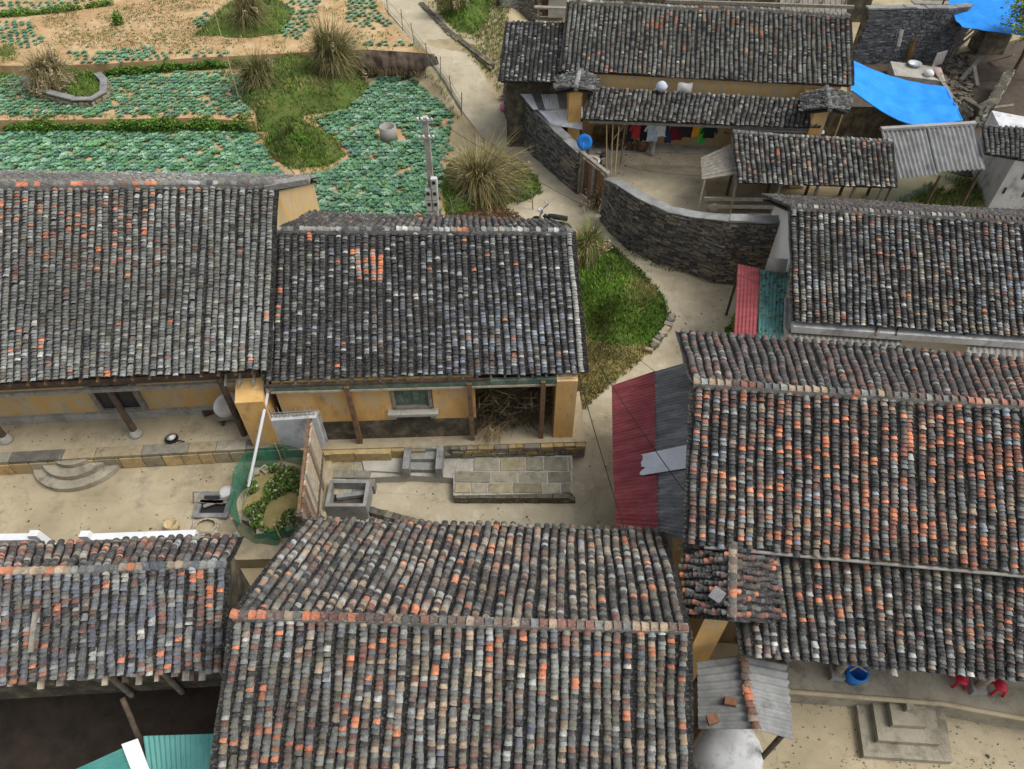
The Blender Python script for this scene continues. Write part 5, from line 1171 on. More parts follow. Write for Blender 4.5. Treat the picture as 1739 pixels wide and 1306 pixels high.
# ---------------------------------------------------------------- pole, wires, small things
def cable(label, pts, r=.012, sag=.25, m='black_rubber', name='power_cable', cat='cable'):
    a, b = Vector(pts[0]), Vector(pts[1]); q = [a.lerp(b, k/12)-Vector((0, 0, sag*4*(k/12)*(1-k/12))) for k in range(13)]
    return tag(MB().tube(q, r, 4).build(name, m, origin=a), label, cat)
def cyl(p, r0, r1, h, name, m, parent, n=16, th=.02, bottom=.02):
    return MB().lathe(p, [(0, bottom), (0.001, 0), (r0, 0), (r1, h), (r1-th, h), (r0-th, bottom+.01), (0, bottom)], n).build(name, m, parent)
ub_ = PY(744, 436, 23.2); ub_.z = 0
up = thing('utility_pole', 'tall square concrete utility pole with meter boxes beside the cabbage field', 'utility pole', ub_)
top = PY(738, 198, 23.2).z
MB().hexa([ub_+Vector((x*.13, y*.13, -.1)) for x, y in ((-1, -1), (1, -1), (1, 1), (-1, 1))], [Vector((ub_.x+x*.085, ub_.y+y*.085, top)) for x, y in ((-1, -1), (1, -1), (1, 1), (-1, 1))]).build('shaft', 'grey_concrete', up)
for z in (top-.1, top-.75):
    ca = MB().beam((ub_.x-.28, ub_.y-.12, z), (ub_.x+.28, ub_.y-.12, z), .07, .07).build('crossarm', 'steel', up)
    for s in (-.24, -.1, .1, .24): MB().lathe((ub_.x+s, ub_.y-.12, z+.03), [(0, 0), (.03, 0), (.045, .06), (.03, .1), (0, .11)], 8).build('insulator', 'ceramic', ca)
zb = PY(738, 350, 23.2).z
for k in range(5):
    z = zb + .1 + (k//2)*.46
    bx = MB().box((ub_.x+(-.11 if k % 2 else .13), ub_.y-.2, z+.1), (.21, .2, .42)).build('meter_box', 'box_grey', up)
    MB().box((ub_.x+(-.11 if k % 2 else .13), ub_.y-.306, z+.17), (.12, .015, .13)).build('meter_window', 'dark_glass', bx)
MB().box((ub_.x, ub_.y-.18, zb-.25), (.4, .16, .3)).build('junction_box', 'box_grey', up)
MB().tube([(ub_.x+.2, ub_.y-.14, zb+.4), (ub_.x+.24, ub_.y-.14, zb+1.3)], .025, 6).build('conduit', 'clean_white', up)
tz = Vector((ub_.x, ub_.y-.12, top+.05))
cable('thin black cable from the pole crossing high over the lane to the white gable', (tz+Vector((.24, 0, 0)), P(1342, 500, 3.0)), .010, .5)
cable('thin cable from the ochre end wall across the lane to the red and grey lean-to', (P(968, 540, 3.9), P(1165, 838, 3.5)), .012, .15)
cable('thin cable from the dark tiled roof down to the ridge beside the lean-to', (P(962, 562, 3.8), P(1080, 960, 3.6)), .012, .15)
cable('thin dark wire ending at the top edge of the red and grey lean-to', (P(1030, 560, .9), P(1111, 630, 2.9)), .010, .05)
cable('thin wire strung across the concrete wash yard', (P(1060, 282, 1.6), P(1190, 298, 1.7)), .008, .1)
bp_ = P(406, 168, T2); tag(MB().tube([bp_, bp_+Vector((.02, .05, 4.4))], .028, 6, .015).build('bamboo_pole', 'bamboo', origin=bp_), 'single thin tall pale pole standing at the edge of the middle cabbages', 'pole')
w = P(661, 238, 0); wl_ = thing('concrete_ring', 'round concrete well ring standing among the cabbages', 'well', w)
cyl(w, .42, .40, .72, 'ring', 'fibre_pale', wl_, 20, .07, .02); MB().box(w+Vector((.5, -.25, .05)), (.6, .16, .1), .3).build('stone_lip', 'fibre_pale', wl_)
# fence along the lane
fe = thing('wire_fence', 'flimsy stick and green wire fence along the field side of the lane', 'fence', G(690, 60))
fp = [G(640, 4, .05), G(660, 26, .05), G(684, 52, .05), G(704, 78, .05), G(728, 108, .05), G(748, 138, .05), G(768, 168, .05), G(784, 196, .05)]
for p in fp: MB().tube([p, p+Vector((ru(-.1, .1), 0, ru(.9, 1.3)))], .025, 5).build('stake', 'wood_grey', fe)
for h in (.4, .85): MB().tube([p+Vector((0, 0, h+ru(-.06, .06))) for p in fp], .014, 4).build('rail', 'wood_grey', fe)
MB().grid(lambda u, v: (lambda t: fp[min(6, int(t))].lerp(fp[min(6, int(t))+1], t-min(6, int(t)))+Vector((0, 0, v*.6+.05)))(3+u*4), 24, 3).build('green_net', 'net_pale', fe)
f3 = thing('wire_fence', 'low stick fence at the foot of the big golden reed clump', 'fence', P(830, 345, 0))
q3 = [P(770, 366, 0), P(800, 352, 0), P(842, 345, 0), P(880, 348, 0), P(905, 356, 0)]
for p in q3: MB().tube([p, p+Vector((ru(-.1, .1), 0, .9))], .022, 5).build('stake', 'wood_grey', f3)
for h in (.35, .7): MB().tube([p+Vector((0, 0, h)) for p in q3], .012, 4).build('wire', 'green_paint', f3)
# motorbike
mb0 = P(936, 394, 0); bk = thing('motorbike', 'dark motorbike parked on the lane behind the dark tiled ridge', 'motorbike', mb0)
bk.rotation_euler = (0, 0, R(68))
for dy in (-.6, .6):
    MW = Matrix.Rotation(R(90), 3, 'Y'); wh_ = MB(); wh_.tube([mb0+Vector((0, dy+.27*math.cos(a), .3+.27*math.sin(a))) for a in np.linspace(0, 6.283, 19)], .05, 6); wo = wh_.build('wheel', 'black_rubber', bk)
    MB().lathe(mb0+Vector((0, dy, .3)), [(0, -.03), (.22, -.02), (.22, .02), (0, .03)], 14, M=MW).build('rim', 'steel', wo)
MB().tube([mb0+Vector((0, -.5, .55)), mb0+Vector((0, -.1, .45)), mb0+Vector((0, .35, .75))], .09, 8).build('frame', 'black_rubber', bk)
MB().tube([mb0+Vector((0, -.65, .82)), mb0+Vector((0, -.1, .78)), mb0+Vector((0, .15, .74))], .11, 8).build('seat', 'black_rubber', bk)
MB().tube([mb0+Vector((0, .6, .3)), mb0+Vector((0, .42, 1.0))], .04, 6).build('fork', 'steel', bk)
hb = MB().tube([mb0+Vector((-.34, .3, 1.05)), mb0+Vector((0, .42, 1.0)), mb0+Vector((.34, .3, 1.05))], .022, 6).build('handlebar', 'black_rubber', bk)
for s in (-.26, .26): MB().lathe(mb0+Vector((s, .36, 1.2)), [(0, -.02), (.06, -.02), (.06, .02), (0, .02)], 10).build('mirror', 'steel', hb)
MB().lathe(mb0+Vector((0, .52, .95)), [(0, -.08), (.1, -.06), (.1, .06), (0, .08)], 10).build('headlight', 'ceramic', bk)
# satellite dishes
def dish(name, label, c, r, face, m, base, mm='steel'):
    t = thing(name, label, 'satellite dish', base); M = Vector(face).normalized().to_track_quat('Z', 'Y').to_matrix()
    MB().lathe(c, [(0, -.10*r), (.5*r, -.05*r), (r, .1*r), (r, .12*r), (.5*r, -.02*r), (0, -.07*r)], 24, M=M).build('reflector', m, t)
    MB().tube([Vector(c)-Vector(face).normalized()*.1*r, Vector((base[0], base[1], c[2]-.3)), Vector(base)], .03, 6).build('mast', mm, t)
    MB().tube([Vector(c)+M @ Vector((0, -r, 0)), Vector(c)+Vector(face).normalized()*r*.9], .012, 5).build('feed_arm', mm, t); return t
p = P(992, 262, 1.9); dish('satellite_dish', 'bright blue satellite dish on the wall by the bamboo poles', (p.x, p.y+.2, 2.35), .33, (-.25, -1, .35), 'plastic_blue', (p.x, p.y+.25, 0))
p = P(402, 712, TERR); dish('satellite_dish', 'off-white satellite dish against the dark veranda post', (p.x-.05, p.y-.05, 1.75), .42, (.8, -1, .3), 'ceramic', (p.x, p.y, TERR))
# courtyard clutter
p = P(293, 748, TERR); t = thing('cooking_pan', 'black pan with a pale lid on the veranda floor', 'pan', p)
MB().lathe(p, [(0, 0), (.15, 0), (.2, .1), (.18, .1), (.13, .02), (0, .02)], 16).build('bowl', 'black_rubber', t); MB().tube([p+Vector((.18, -.05, .08)), p+Vector((.42, -.12, .1))], .02, 6).build('handle', 'black_rubber', t)
MB().lathe(p+Vector((-.02, .05, .11)), [(0, .03), (.14, .0), (0, .0)], 14).build('lid', 'ceramic', t)
p = P(395, 718, TERR); t = thing('wooden_bench', 'low rough board bench under the off-white dish', 'bench', p)
MB().box(p+Vector((0, 0, .35)), (.75, .3, .06), .2).build('seat', 'wood_grey', t)
for s in (-.28, .28): MB().box(p+Vector((s, 0, .16)), (.08, .26, .34), .2).build('leg', 'wood_dark', t)
p = P(340, 694, TERR); t = thing('clutter_pile', 'small heap of red and dark odds and ends on the veranda', 'clutter', p)
MB().lathe(p, [(0, 0), (.12, 0), (.14, .2), (.1, .2), (0, .16)], 12).build('red_pot', 'plastic_red', t); MB().box(p+Vector((.35, -.15, .1)), (.4, .25, .18), .5).build('dark_bundle', 'wood_dark', t); MB().box(p+Vector((.2, .1, .08)), (.3, .2, .16), -.3).build('pale_sack', 'wood_pale', t)
p = P(296, 898, COURT); t = thing('bucket', 'yellowish round plastic bucket beside the parapet wall', 'bucket', p); cyl(p, .15, .19, .34, 'pail', 'bamboo', t)
MB().tube([p+Vector((.19*math.cos(a), .05, .33+.1*math.sin(a))) for a in np.linspace(0, 3.14, 9)], .008, 4).build('handle', 'steel', t)
p = P(386, 838, COURT); t = thing('wash_basin', 'white upturned basin beside the green garden netting', 'basin', p); MB().lathe(p, [(.24, 0), (.25, .02), (.16, .16), (0, .17)], 18).build('bowl', 'ceramic', t); MB().lathe(p, [(.26, 0), (.27, .015), (.24, .02)], 18).build('rim', 'ceramic', t)
t = thing('drain_cover', 'square dark drain opening with boards laid over it in the courtyard', 'drain', P(365, 858, COURT)); c = P(365, 860, COURT)
for dx, dy, w_, l_ in ((-.42, 0, .14, .8), (.42, 0, .14, .8), (0, -.36, .95, .14), (0, .36, .95, .14)): MB().box(c+Vector((dx, dy, .06)), (w_, l_, .13 if w_ < .5 else .12)).build('rim', 'fibre_cement', t)
MB().box(c+Vector((0, 0, .03)), (.75, .62, .04)).build('dark_grate', 'black_rubber', t)
for k in range(3): MB().box(c+Vector((-.1+.1*k, .05, .16)), (.75, .1, .04), ru(-.5, .6)).build('board', 'wood_grey', t)
MB().tube([c+Vector((-.62, .1, .05)), c+Vector((-.5, .15, .5)), c+Vector((-.32, .15, .5))], .025, 6).build('tap', 'steel', t)
c = P(352, 896, COURT); mb = MB()
for k in range(6): mb.tube([c+Vector(((.42-.03*k)*math.cos(a)+ru(-.015, .015), (.3-.02*k)*math.sin(a)+ru(-.015, .015), .03+.02*k)) for a in np.linspace(0, 6.4, 26)], .02, 5)
mb.tube([c+Vector((-.4, .1, .04)), c+Vector((-.5, .5, .03)), c+Vector((-.25, .8, .03)), c+Vector((.0, 1.0, .03))], .02, 5)
tag(mb.build('hose_coil', 'wood_pale', origin=c), 'coil of pale rubber hose lying by the low tiled roof', 'hose')
# far yard: laundry and clutter
la, lb = P(1062, 208, 2.1), P(1222, 214, 2.1); line = thing('clothesline', 'clothes line strung under the porch roof', 'clothesline', P(1062, 240, .08))
MB().tube([la, lb], .01, 4).build('cord', 'bamboo', line)
for e in (la, lb): MB().tube([Vector((e.x, e.y, .08)), Vector((e.x, e.y, 2.12))], .03, 6).build('post', 'wood_grey', line)
GAR = [(1074, .9, 'navy blue trousers', (.012, .014, .03), 0), (1085, .75, 'red jacket', (.34, .03, .04), 1), (1096, .85, 'black trousers', (.012, .012, .014), 0), (1111, .85, 'pale blue shirt', (.42, .5, .62), 1), (1128, .6, 'white shirt', (.62, .64, .7), 1),
       (1139, .9, 'dark blue trousers', (.02, .028, .06), 0), (1153, .75, 'maroon shirt', (.12, .012, .02), 1), (1168, .6, 'charcoal shirt', (.025, .024, .026), 1), (1187, .55, 'bright orange cloth', (.72, .33, .02), 2), (1196, .9, 'bright green trousers', (.06, .42, .06), 0), (1207, .6, 'dark green shirt', (.012, .03, .02), 1)]
for px, L_, nm, c_, kind in GAR:
    t = (px-1062)/(1222-1062); p = la.lerp(lb, t); mb = MB(); wd = (.20, .24, .22)[kind]
    def gar(u, v, off):
        x = (u-.5)*2*wd*(1 if kind != 0 else .9-.15*v); return p+Vector((x, .03*math.sin(u*9+v*3)*v+off, .02-v*L_))
    if kind == 0:
        for s in (0, 1):
            for off in (0, -.025): mb.grid(lambda u, v: gar(s*.52+u*.48, v, off), 4, 6)
    else:
        for off in (0, -.025): mb.grid(lambda u, v: gar(u, v, off), 7, 6)
        if kind == 1:
            for s in (-1, 1): mb.add([p+Vector((s*wd, 0, 0)), p+Vector((s*(wd+.16), .0, -.34)), p+Vector((s*(wd+.06), .0, -.38)), p+Vector((s*wd, 0, -.2)), p+Vector((s*wd, -.025, 0)), p+Vector((s*(wd+.16), -.025, -.34)), p+Vector((s*(wd+.06), -.025, -.38)), p+Vector((s*wd, -.025, -.2))], [(0, 1, 2, 3), (7, 6, 5, 4), (0, 4, 5, 1), (1, 5, 6, 2), (2, 6, 7, 3)])
    o = tag(mb.build('hanging_garment', 'cloth', origin=p), nm+' hanging on the clothes line under the porch', 'clothes', 'laundry on the clothes line'); o.color = (*c_, 1)
for k, (bx, by) in enumerate(((1030, 302), (1037, 304), (1043, 306))):
    b = P(bx, by, .03); tpz = b+Vector((-.25+.12*k, .35, 3.0-.3*k)); tag(MB().tube([b, tpz], .035, 6, .025).build('bamboo_pole', 'bamboo', origin=b), 'bamboo pole leaning upright in the yard behind the wooden gate', 'pole', 'bamboo poles behind the gate')
p = P(1090, 254, .1); t = thing('woven_basket', 'round brown basket behind the porch column', 'basket', p); cyl(p, .24, .32, .62, 'basket', 'wood_brown', t); MB().lathe(p, [(.31, .58), (.35, .6), (.34, .65), (.3, .64)], 16).build('rim', 'wood_pale', t)
t = thing('firewood_stack', 'stack of brown split firewood on the porch floor', 'firewood', P(1055, 262, .08)); n = 0
for r_ in range(5):
    for k in range(8-r_):
        c = P(1040+k*5+r_*2.5, 262, .08)+Vector((0, .3, .07+r_*.11)); MB().tube([c, c+Vector((ru(-.05, .05), .5, ru(-.03, .03)))], .055, 5).build('log', random.choice(('wood_brown', 'wood_brown', 'wood_pale')), t)
mb = MB()
for _ in range(900):
    p = P(ru(1005, 1060), 248, .1)+Vector((0, ru(-.3, .6), ru(0, 1.3)*rnd())); d = Vector((ru(-.5, .5), ru(-.3, .3), ru(-.1, .6))); s = Vector((ru(-1, 1), ru(-1, 1), 0))*.014; mb.face((p-s, p+s, p+d), random.choice(((.05, .04, .025), (.09, .07, .04), (.03, .035, .02))))
stufft(mb.build('brushwood_heap', 'straw', origin=P(1030, 255, .1)), 'dark heap of brushwood beneath the porch beside the firewood', 'brushwood')
p = P(1003, 276, .9); t = thing('wash_basin', 'white enamel basin with reddish contents beside the blue dish', 'basin', P(1003, 285, .03)); MB().lathe(p, [(0, 0), (.25, 0), (.42, .14), (.40, .15), (.24, .03), (0, .03)], 18).build('bowl', 'ceramic', t); MB().lathe(p, [(0, .09), (.33, .09)], 18).build('contents', 'terracotta', t); MB().box((p.x, p.y, .45), (.5, .5, .84)).build('stand', 'wood_grey', t)
t = thing('clutter_pile', 'heap of tins and stones at the foot of the blue dish', 'clutter', P(1018, 278, .03))
for k in range(14): q = P(ru(1006, 1028), ru(268, 284), .1); block('scrap', t, (q.x, q.y, .1+ru(0, .25)), (ru(.12, .3), ru(.1, .25), ru(.1, .3)), ru(0, 3), random.choice((lin(150, 150, 150), lin(90, 85, 80), lin(180, 180, 176), lin(120, 100, 80))))
p = P(1123, 150, 3.75); o = tag(MB().lathe(p, [(0, -.1), (.2, -.06), (.26, .1), (.16, .24), (.06, .3), (0, .31)], 10).build('cloth_bundle', 'cloth', origin=p), 'blue-white cloth bundle hanging below the topmost eave', 'bundle'); o.color = (.4, .45, .52, 1)
p = P(1163, 148, 3.72); o = tag(MB().grid(lambda u, v: p+Vector(((u-.5)*.62, -.06*math.sin(u*3.14)*math.sin(v*3.14), .18-(v*.42)+.03*math.sin(u*7))), 8, 6).grid(lambda u, v: p+Vector(((u-.5)*.62, .06*math.sin(u*3.14)*math.sin(v*3.14)+.01, .18-(v*.42)+.03*math.sin(u*7))), 8, 6).build('white_pillow', 'cloth', origin=p), 'off-white pillow drying on the wall above the porch roof', 'pillow'); o.color = (.55, .55, .53, 1)
cable('pale rope from the cloth bundle down to the bamboo poles', (P(1116, 148, 3.6), P(1042, 236, 1.9)), .018, -.1, 'bamboo', 'rope', 'rope')
p = P(1097, 350, .05); o = tag(MB().lathe(p, [(0, 0), (.18, .0), (.22, .1), (.12, .2), (0, .21)], 9).build('red_cloth', 'cloth', origin=p), 'crumpled dark red cloth on the yard floor by the curved wall', 'cloth'); o.color = (.26, .01, .04, 1)
p = G(857, 186, .05); o = tag(MB().lathe(p, [(0, 0), (.2, 0), (.26, .18), (.14, .34), (.05, .4), (0, .4)], 9).build('plastic_bag', 'cloth', origin=p), 'pink and white plastic bag in the dry reeds by the lane', 'bag'); o.color = (.55, .2, .28, 1)
p = P(1212, 356, .35); o = tag(MB().lathe(p, [(0, 0), (.16, .02), (.2, .14), (.1, .26), (0, .28)], 9).build('white_sack', 'cloth', origin=p), 'small white sack on the boards of the timber shed', 'sack'); o.color = (.6, .58, .52, 1)
t = thing('metal_drum', 'pale cement drum lying on its side by the white gable', 'drum', P(1322, 470, 2.3)); c = P(1318, 452, 2.75)
M = Vector((1, -.35, .1)).normalized().to_track_quat('Z', 'Y').to_matrix(); MB().lathe(c-M @ Vector((0, 0, .3)), [(0, 0), (.24, 0), (.28, .62), (.25, .62), (.22, .05), (0, .05)], 18, M=M).build('barrel', 'fibre_pale', t)
MB().box((c.x+.1, c.y, 1.25), (.5, .5, 2.45)).build('stand', 'fibre_cement', t)
# top right yard
mb = MB()
mb.prism(poly([(1440, 100), (1625, 92), (1760, 60), (1760, 300), (1640, 300), (1440, 240)], 0), -.02, .02); struct(mb.build('bare_yard', 'dark_earth'))
t = thing('wash_slab', 'raised concrete wash slab below the blue-grey stone wall', 'slab', P(1558, 140, 0))
MB().prism(poly([(1512, 104), (1598, 114), (1606, 138), (1520, 128)], .55), 0, .55).build('slab', 'grey_concrete', t)
p = P(1552, 112, .55); q = thing('wash_basin', 'grey metal basin on the concrete wash slab', 'basin', p); MB().lathe(p, [(0, 0), (.25, 0), (.36, .16), (.34, .17), (.23, .02), (0, .02)], 16).build('bowl', 'metal_silver', q); MB().lathe(p, [(.35, .15), (.38, .16), (.37, .18)], 16).build('rim', 'steel', q)
for px, py, c_, lb_ in ((1576, 128, (.62, .62, .62), 'white plastic sack on the wash slab'), (1590, 126, (.45, .3, .3), 'pinkish sack beside the white one on the wash slab')):
    p = P(px, py, .55); o = tag(MB().lathe(p, [(0, 0), (.22, 0), (.28, .12), (.16, .26), (0, .3)], 9).build('plastic_sack', 'cloth', origin=p), lb_, 'sack'); o.color = (*c_, 1)
p = P(1592, 112, .55); tag(MB().box(p+Vector((0, .1, .35)), (.8, .05, .7), .5).build('cement_board', 'fibre_pale', origin=p), 'pale board propped on the wash slab', 'board')
b = P(1490, 108, 0); t = thing('dead_sapling', 'bare dark sapling with a white rag caught in its twigs', 'tree', b)
MB().tube([b, b+Vector((.15, .05, 1.2)), b+Vector((.5, .1, 2.6))], .05, 6, .02).build('trunk', 'wood_dark', t)
for k in range(7): q = b+Vector((.1+.05*k, .05, .8+.25*k)); MB().tube([q, q+Vector((ru(-.5, .6), ru(-.4, .4), ru(.3, .8)))], .02, 5, .006).build('branch', 'wood_dark', t)
o = MB().grid(lambda u, v: b+Vector((.35+.3*u+.15*v, -.1+.1*math.sin(u*5), 1.9-.9*v)), 6, 8).build('white_rag', 'clean_white', t)
rb = MB()
for _ in range(260):
    p = P(ru(1596, 1650), ru(96, 190), .03); s = ru(.08, .3); rb.box((p.x, p.y, s*.3), (s, s*ru(.6, 1), s*.6), ru(0, 3), tone(lin(120, 112, 100), .5, 1), jit=.03)
stufft(rb.build('rubble', 'stone', origin=P(1620, 150, 0)), 'scatter of broken stones beside the wash slab', 'rubble')
for k in range(7):
    a = P(ru(1600, 1690), ru(90, 200), .1); d = Vector((ru(-1.5, 1.5), ru(-1, 1.8), ru(.1, .9))); tag(MB().beam(a, a+d, ru(.12, .28), .05).build('loose_board', 'wood_grey', origin=a), 'weathered loose board lying among the rubble', 'board', 'loose boards in the rubble')
p = P(1676, 90, .0); t = thing('stone_pedestal', 'square weathered stone block platform with planks leaning on it', 'pedestal', p); MB().box(p+Vector((0, .3, .8)), (1.5, 1.2, 1.6)).build('base', 'stained_base', t); MB().box(p+Vector((0, .3, 1.68)), (1.7, 1.4, .16)).build('slab', 'fibre_pale', t)
for k in range(2): MB().beam(p+Vector((-.5+.45*k, .2, 1.8)), p+Vector((-.1+.4*k, .5, 3.0)), .25, .08).build('leaning_plank', 'wood_pale', t)
for k in range(3): MB().beam(p+Vector((-2.4, -.6+.4*k, .2)), p+Vector((-.6, .1+.3*k, 1.9)), .1, .08).build('prop_beam', 'wood_grey', t)
b = P(1712, 140, 0); t = thing('leafy_tree', 'small yellow-green tree overhanging the second blue tarpaulin', 'tree', b)
tr = MB(); tr.tube([b, b+Vector((.1, .1, 1.5)), b+Vector((.0, .2, 3.0)), b+Vector((.2, .3, 4.4))], .12, 7, .04); tr.build('trunk', 'wood_dark', t)
cr = MB(); cl = []
for k in range(16):
    q = b+Vector((ru(-1.0, 1.6), ru(-.8, .8), ru(1.9, 4.6))); MB().tube([b+Vector((.05, .15, ru(1.2, 3.2))), q], .035, 5, .01).build('branch', 'wood_dark', t)
    for _ in range(300): leaf(cr, q+Vector((random.gauss(0, .36), random.gauss(0, .36), random.gauss(0, .26))), .095, [(.16, .22, .02), (.24, .28, .03), (.10, .16, .02), (.30, .30, .05)])
cr.build('crown', 'foliage', t)
# lower right: stepped stair, shed, bins
ps = thing('pyramid_steps', 'stepped square concrete stair in the yard below the porch', 'steps', P(1520, 1290, ECRT))
for k in range(4):
    z = ECRT+.19*(k+1); ins = k*.31; q = [P(1448, 1186, ECRT+.0), P(1462, 1288, ECRT), P(1612, 1298, ECRT), P(1596, 1190, ECRT)]
    a, bb, c, d = q; du = (c-bb).normalized(); dv = (a-bb).normalized()
    pl = [bb+du*ins*.95+dv*ins*.95, c-du*ins*.95+dv*ins*.95, d-du*ins*.95+dv*.35, a+du*ins*.95+dv*.35]; MB().prism([(v.x, v.y) for v in pl], ECRT-.05 if k == 0 else z-.2, z).build('step', 'step_concrete', ps)
ls = thing('fibre_shed', 'little ridge-roofed shed of grey corrugated sheets with a tile ridge', 'shed', P(1265, 1240, ECRT))
r0, r1 = P(1258, 1112, 2.75), P(1281, 1238, 2.75)
MB().corr(r0, r1, P(1186, 1238, 2.4), P(1184, 1124, 2.4), .17, .028, nv=3).build('left_sheet', 'fibre_cement', ls)
MB().corr(r0, r1, P(1348, 1256, 2.4), P(1336, 1128, 2.4), .17, .028, nv=3).build('right_sheet', 'fibre_cement', ls)
for k in range(11):
    q = r0.lerp(r1, (k+.5)/11)+Vector((0, 0, .03)); d = (r0-r1).normalized(); a2 = d.cross(Vector((0, 0, 1))).normalized(); n2 = a2.cross(d); kk = 1.35
    M = Matrix(((a2.x*kk, d.x, n2.x, 0), (a2.y*kk, d.y, n2.y, 0), (a2.z*kk, d.z, n2.z, 0), (0, 0, 0, 1))); M.translation = q+Vector((ru(-.03, .03), 0, .02)); place('ridge_tile', TM[k % 3], M, ls, random.choice((TC['rd'], TC['orr'], TC['br'], TC['ch'], TC['tan'])))
for a, b in ((1196, 1132), (1196, 1230), (1330, 1140), (1336, 1240)): p = P(a, b, 2.35); MB().tube([Vector((p.x, p.y, 0)), Vector((p.x, p.y, 2.35))], .06, 6).build('post', 'wood_dark', ls)
for px, py in ((1210, 1222), (1240, 1192)): p = P(px, py, 2.68); o = tag(MB().box(p, (.22, .16, .12), ru(-.4, .4), jit=.012).build('loose_brick', 'rust', origin=p), 'reddish brick weighing down the little corrugated shed roof', 'brick', 'bricks on the corrugated shed')
kl = thing('lime_kiln', 'rounded whitewashed masonry base below the little corrugated shed', 'kiln', P(1250, 1290, 0)); c = P(1248, 1262, 1.0); c.z = 0
MB().lathe(c, [(.82, 0), (.76, .4), (.62, .75), (.4, .9), (0, .95)], 26).build('wall', 'white_plaster', kl); MB().lathe(c, [(.84, 0), (.84, .12), (.8, .16), (.77, .1)], 26).build('rim', 'fibre_pale', kl)
t = thing('wire_mesh', 'rusty sheet of wire mesh leaning on the rounded white base', 'mesh', P(1250, 1306, 0)); mb = MB()
for k in range(13):
    x = c.x-.55+k*.09; mb.tube([(x, c.y-1.05, .3), (x+.1, c.y-.75, 1.7)], .006, 4); z = .3+k*.115; mb.tube([(c.x-.55+k*.008, c.y-1.05+k*.025, z), (c.x+.55+k*.008, c.y-1.05+k*.025, z)], .006, 4)
stuff(mb.build('wires', 'rust', t)); MB().tube([(c.x-.55, c.y-1.05, .0), (c.x-.45, c.y-.75, 1.75)], .02, 5).build('frame', 'rust', t)
p = P(1446, 1152, ETER); t = thing('plastic_bin', 'blue plastic bin on the porch edge beside a column base', 'bin', p); cyl(p, .17, .23, .42, 'bin', 'plastic_blue', t); MB().lathe(p, [(.22, .40), (.25, .41), (.24, .44), (.2, .43)], 16).build('rim', 'plastic_blue', t); MB().tube([p+Vector((-.2, 0, .45)), p+Vector((0, .1, .5)), p+Vector((.18, -.02, .46))], .02, 6).build('pale_stick', 'bamboo', t)
def stool(px, py, lab):
    p = P(px, py, ETER); t = thing('plastic_stool', lab, 'stool', p); MB().lathe(p+Vector((0, 0, .26)), [(0, .03), (.14, .03), (.15, 0), (.12, 0), (0, .0)], 14).build('seat', 'plastic_red', t)
    for k in range(4): a = k*1.571+.6; MB().tube([p+Vector((.12*math.cos(a), .12*math.sin(a), .27)), p+Vector((.18*math.cos(a), .18*math.sin(a), 0))], .03, 5).build('leg', 'plastic_red', t)
stool(1625, 1160, 'red plastic stool half hidden under the porch eave'); stool(1690, 1172, 'red plastic stool standing clear of the porch eave')
# lower left
tl = thing('teal_roof', 'teal corrugated roof with a white ridge piece at the dark pit', 'roof', P(250, 1300, -1.55)); zt = 1.6
MB().corr(P(243, 1250, zt+.25), P(368, 1246, zt+.25), P(362, 1400, zt-.3), P(262, 1400, zt-.3), .11, .018, nv=3).build('sheet', 'metal_teal', tl)
MB().corr(P(226, 1262, zt+.22), P(262, 1400, zt-.3), P(60, 1400, zt-.5), P(120, 1310, zt-.15), .11, .018, nv=3).build('sheet', 'metal_teal', tl)
MB().hexa([P(206, 1264, zt+.22), P(234, 1254, zt+.22), P(290, 1400, zt-.2), P(258, 1400, zt-.2)], [P(206, 1264, zt+.27), P(234, 1254, zt+.27), P(290, 1400, zt-.15), P(258, 1400, zt-.15)]).build('ridge_flashing', 'clean_white', tl)
for a, b in ((250, 1262), (352, 1262)): p = P(a, b, zt); MB().tube([Vector((p.x, p.y, -1.6)), p], .06, 6).build('post', 'wood_dark', tl)
a, b = P(208, 1186, 1.9), P(240, 1262, 1.5); tag(MB().tube([Vector((a.x, a.y, a.z)), b, Vector((b.x+.15, b.y-.3, -1.5))], .06, 7).build('timber_pole', 'wood_dark', origin=b), 'dark round timber leaning from the low eave to the teal roof', 'pole')
a = P(60, 1040, 3.62); b = P(52, 1108, 3.35); tag(MB().beam(a, b, .09, .05).build('loose_board', 'wood_grey', origin=b), 'narrow grey board lying on the low blue-grey roof', 'board')
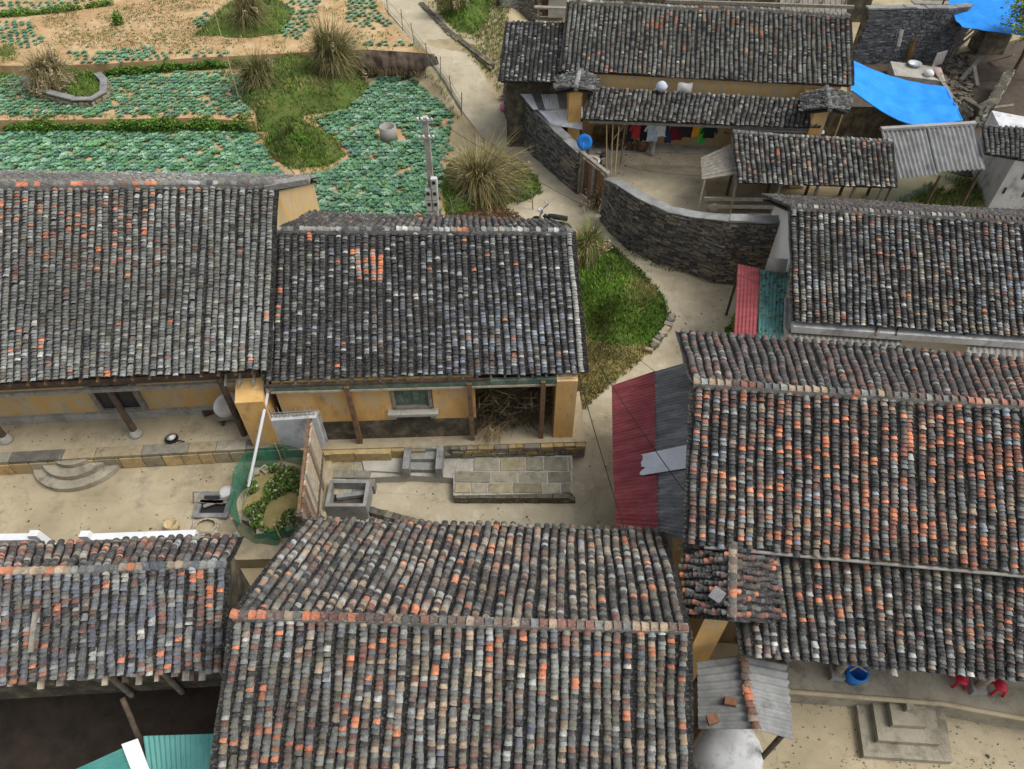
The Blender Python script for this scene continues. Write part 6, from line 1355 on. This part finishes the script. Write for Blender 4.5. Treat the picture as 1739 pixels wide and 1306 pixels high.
a = P(1218, 1010, 4.26); tag(MB().box(a, (.26, .26, .025), M=Matrix.Rotation(-.45, 3, 'Y') @ Matrix.Rotation(.75, 3, 'Z')).build('loose_tile', 'fibre_cement', origin=a), 'diamond-shaped pale tile lying on the tiled wall cap', 'tile')

# specks of dirt, pebbles and dead leaves on the hard ground
def specks(name, label, pts, z, n, smax=.05):
    pl = poly(pts, z); mb = MB(); x0, x1 = min(p.x for p in pl), max(p.x for p in pl); y0, y1 = min(p.y for p in pl), max(p.y for p in pl)
    for _ in range(n):
        x, y = ru(x0, x1), ru(y0, y1)
        if not inside(x, y, pl): continue
        e = edge_dist(x, y, pl)
        if rnd() > .02+.35*math.exp(-e*2.5): continue
        s = ru(.01, smax*.7)*(1 if rnd() < .9 else 1.8); mb.box((x, y, z+.012+s*.15), (s, s*ru(.5, 1), s*.4), ru(0, 3), tone(random.choice(((.10, .075, .05), (.22, .19, .14), (.06, .05, .035), (.30, .27, .21), (.12, .13, .05))), .7, 1.2), jit=s*.15)
    stufft(mb.build(name, 'straw', origin=pl[0]), label, 'debris')
specks('pebbles', 'pebbles and dead leaves scattered over the walled courtyard', [(-60, 785), (430, 780), (400, 880), (330, 905), (-60, 915)], COURT, 1500)
specks('pebbles', 'grit and leaves along the lane beside the stone platform', [(620, 815), (770, 845), (965, 855), (985, 720), (1060, 640), (1045, 700), (1045, 890), (700, 890)], .01, 1800)
specks('pebbles', 'grit scattered over the small square by the curved wall', [(1060, 430), (1130, 452), (1240, 484), (1240, 560), (1150, 600), (1140, 540), (1100, 470)], .01, 1500)
specks('pebbles', 'grit scattered over the yard around the square stair', [(1340, 1190), (1450, 1190), (1460, 1290), (1620, 1300), (1610, 1200), (1760, 1240), (1760, 1306), (1300, 1306)], ECRT, 1300)
specks('pebbles', 'litter strewn over the wash yard behind the wooden gate', [(1050, 262), (1190, 262), (1190, 370), (1110, 368), (1050, 320)], .03, 900, .08)
specks('pebbles', 'leaves and straw on the veranda floor of the long house', [(-40, 700), (400, 695), (420, 745), (-40, 755)], TERR, 700)
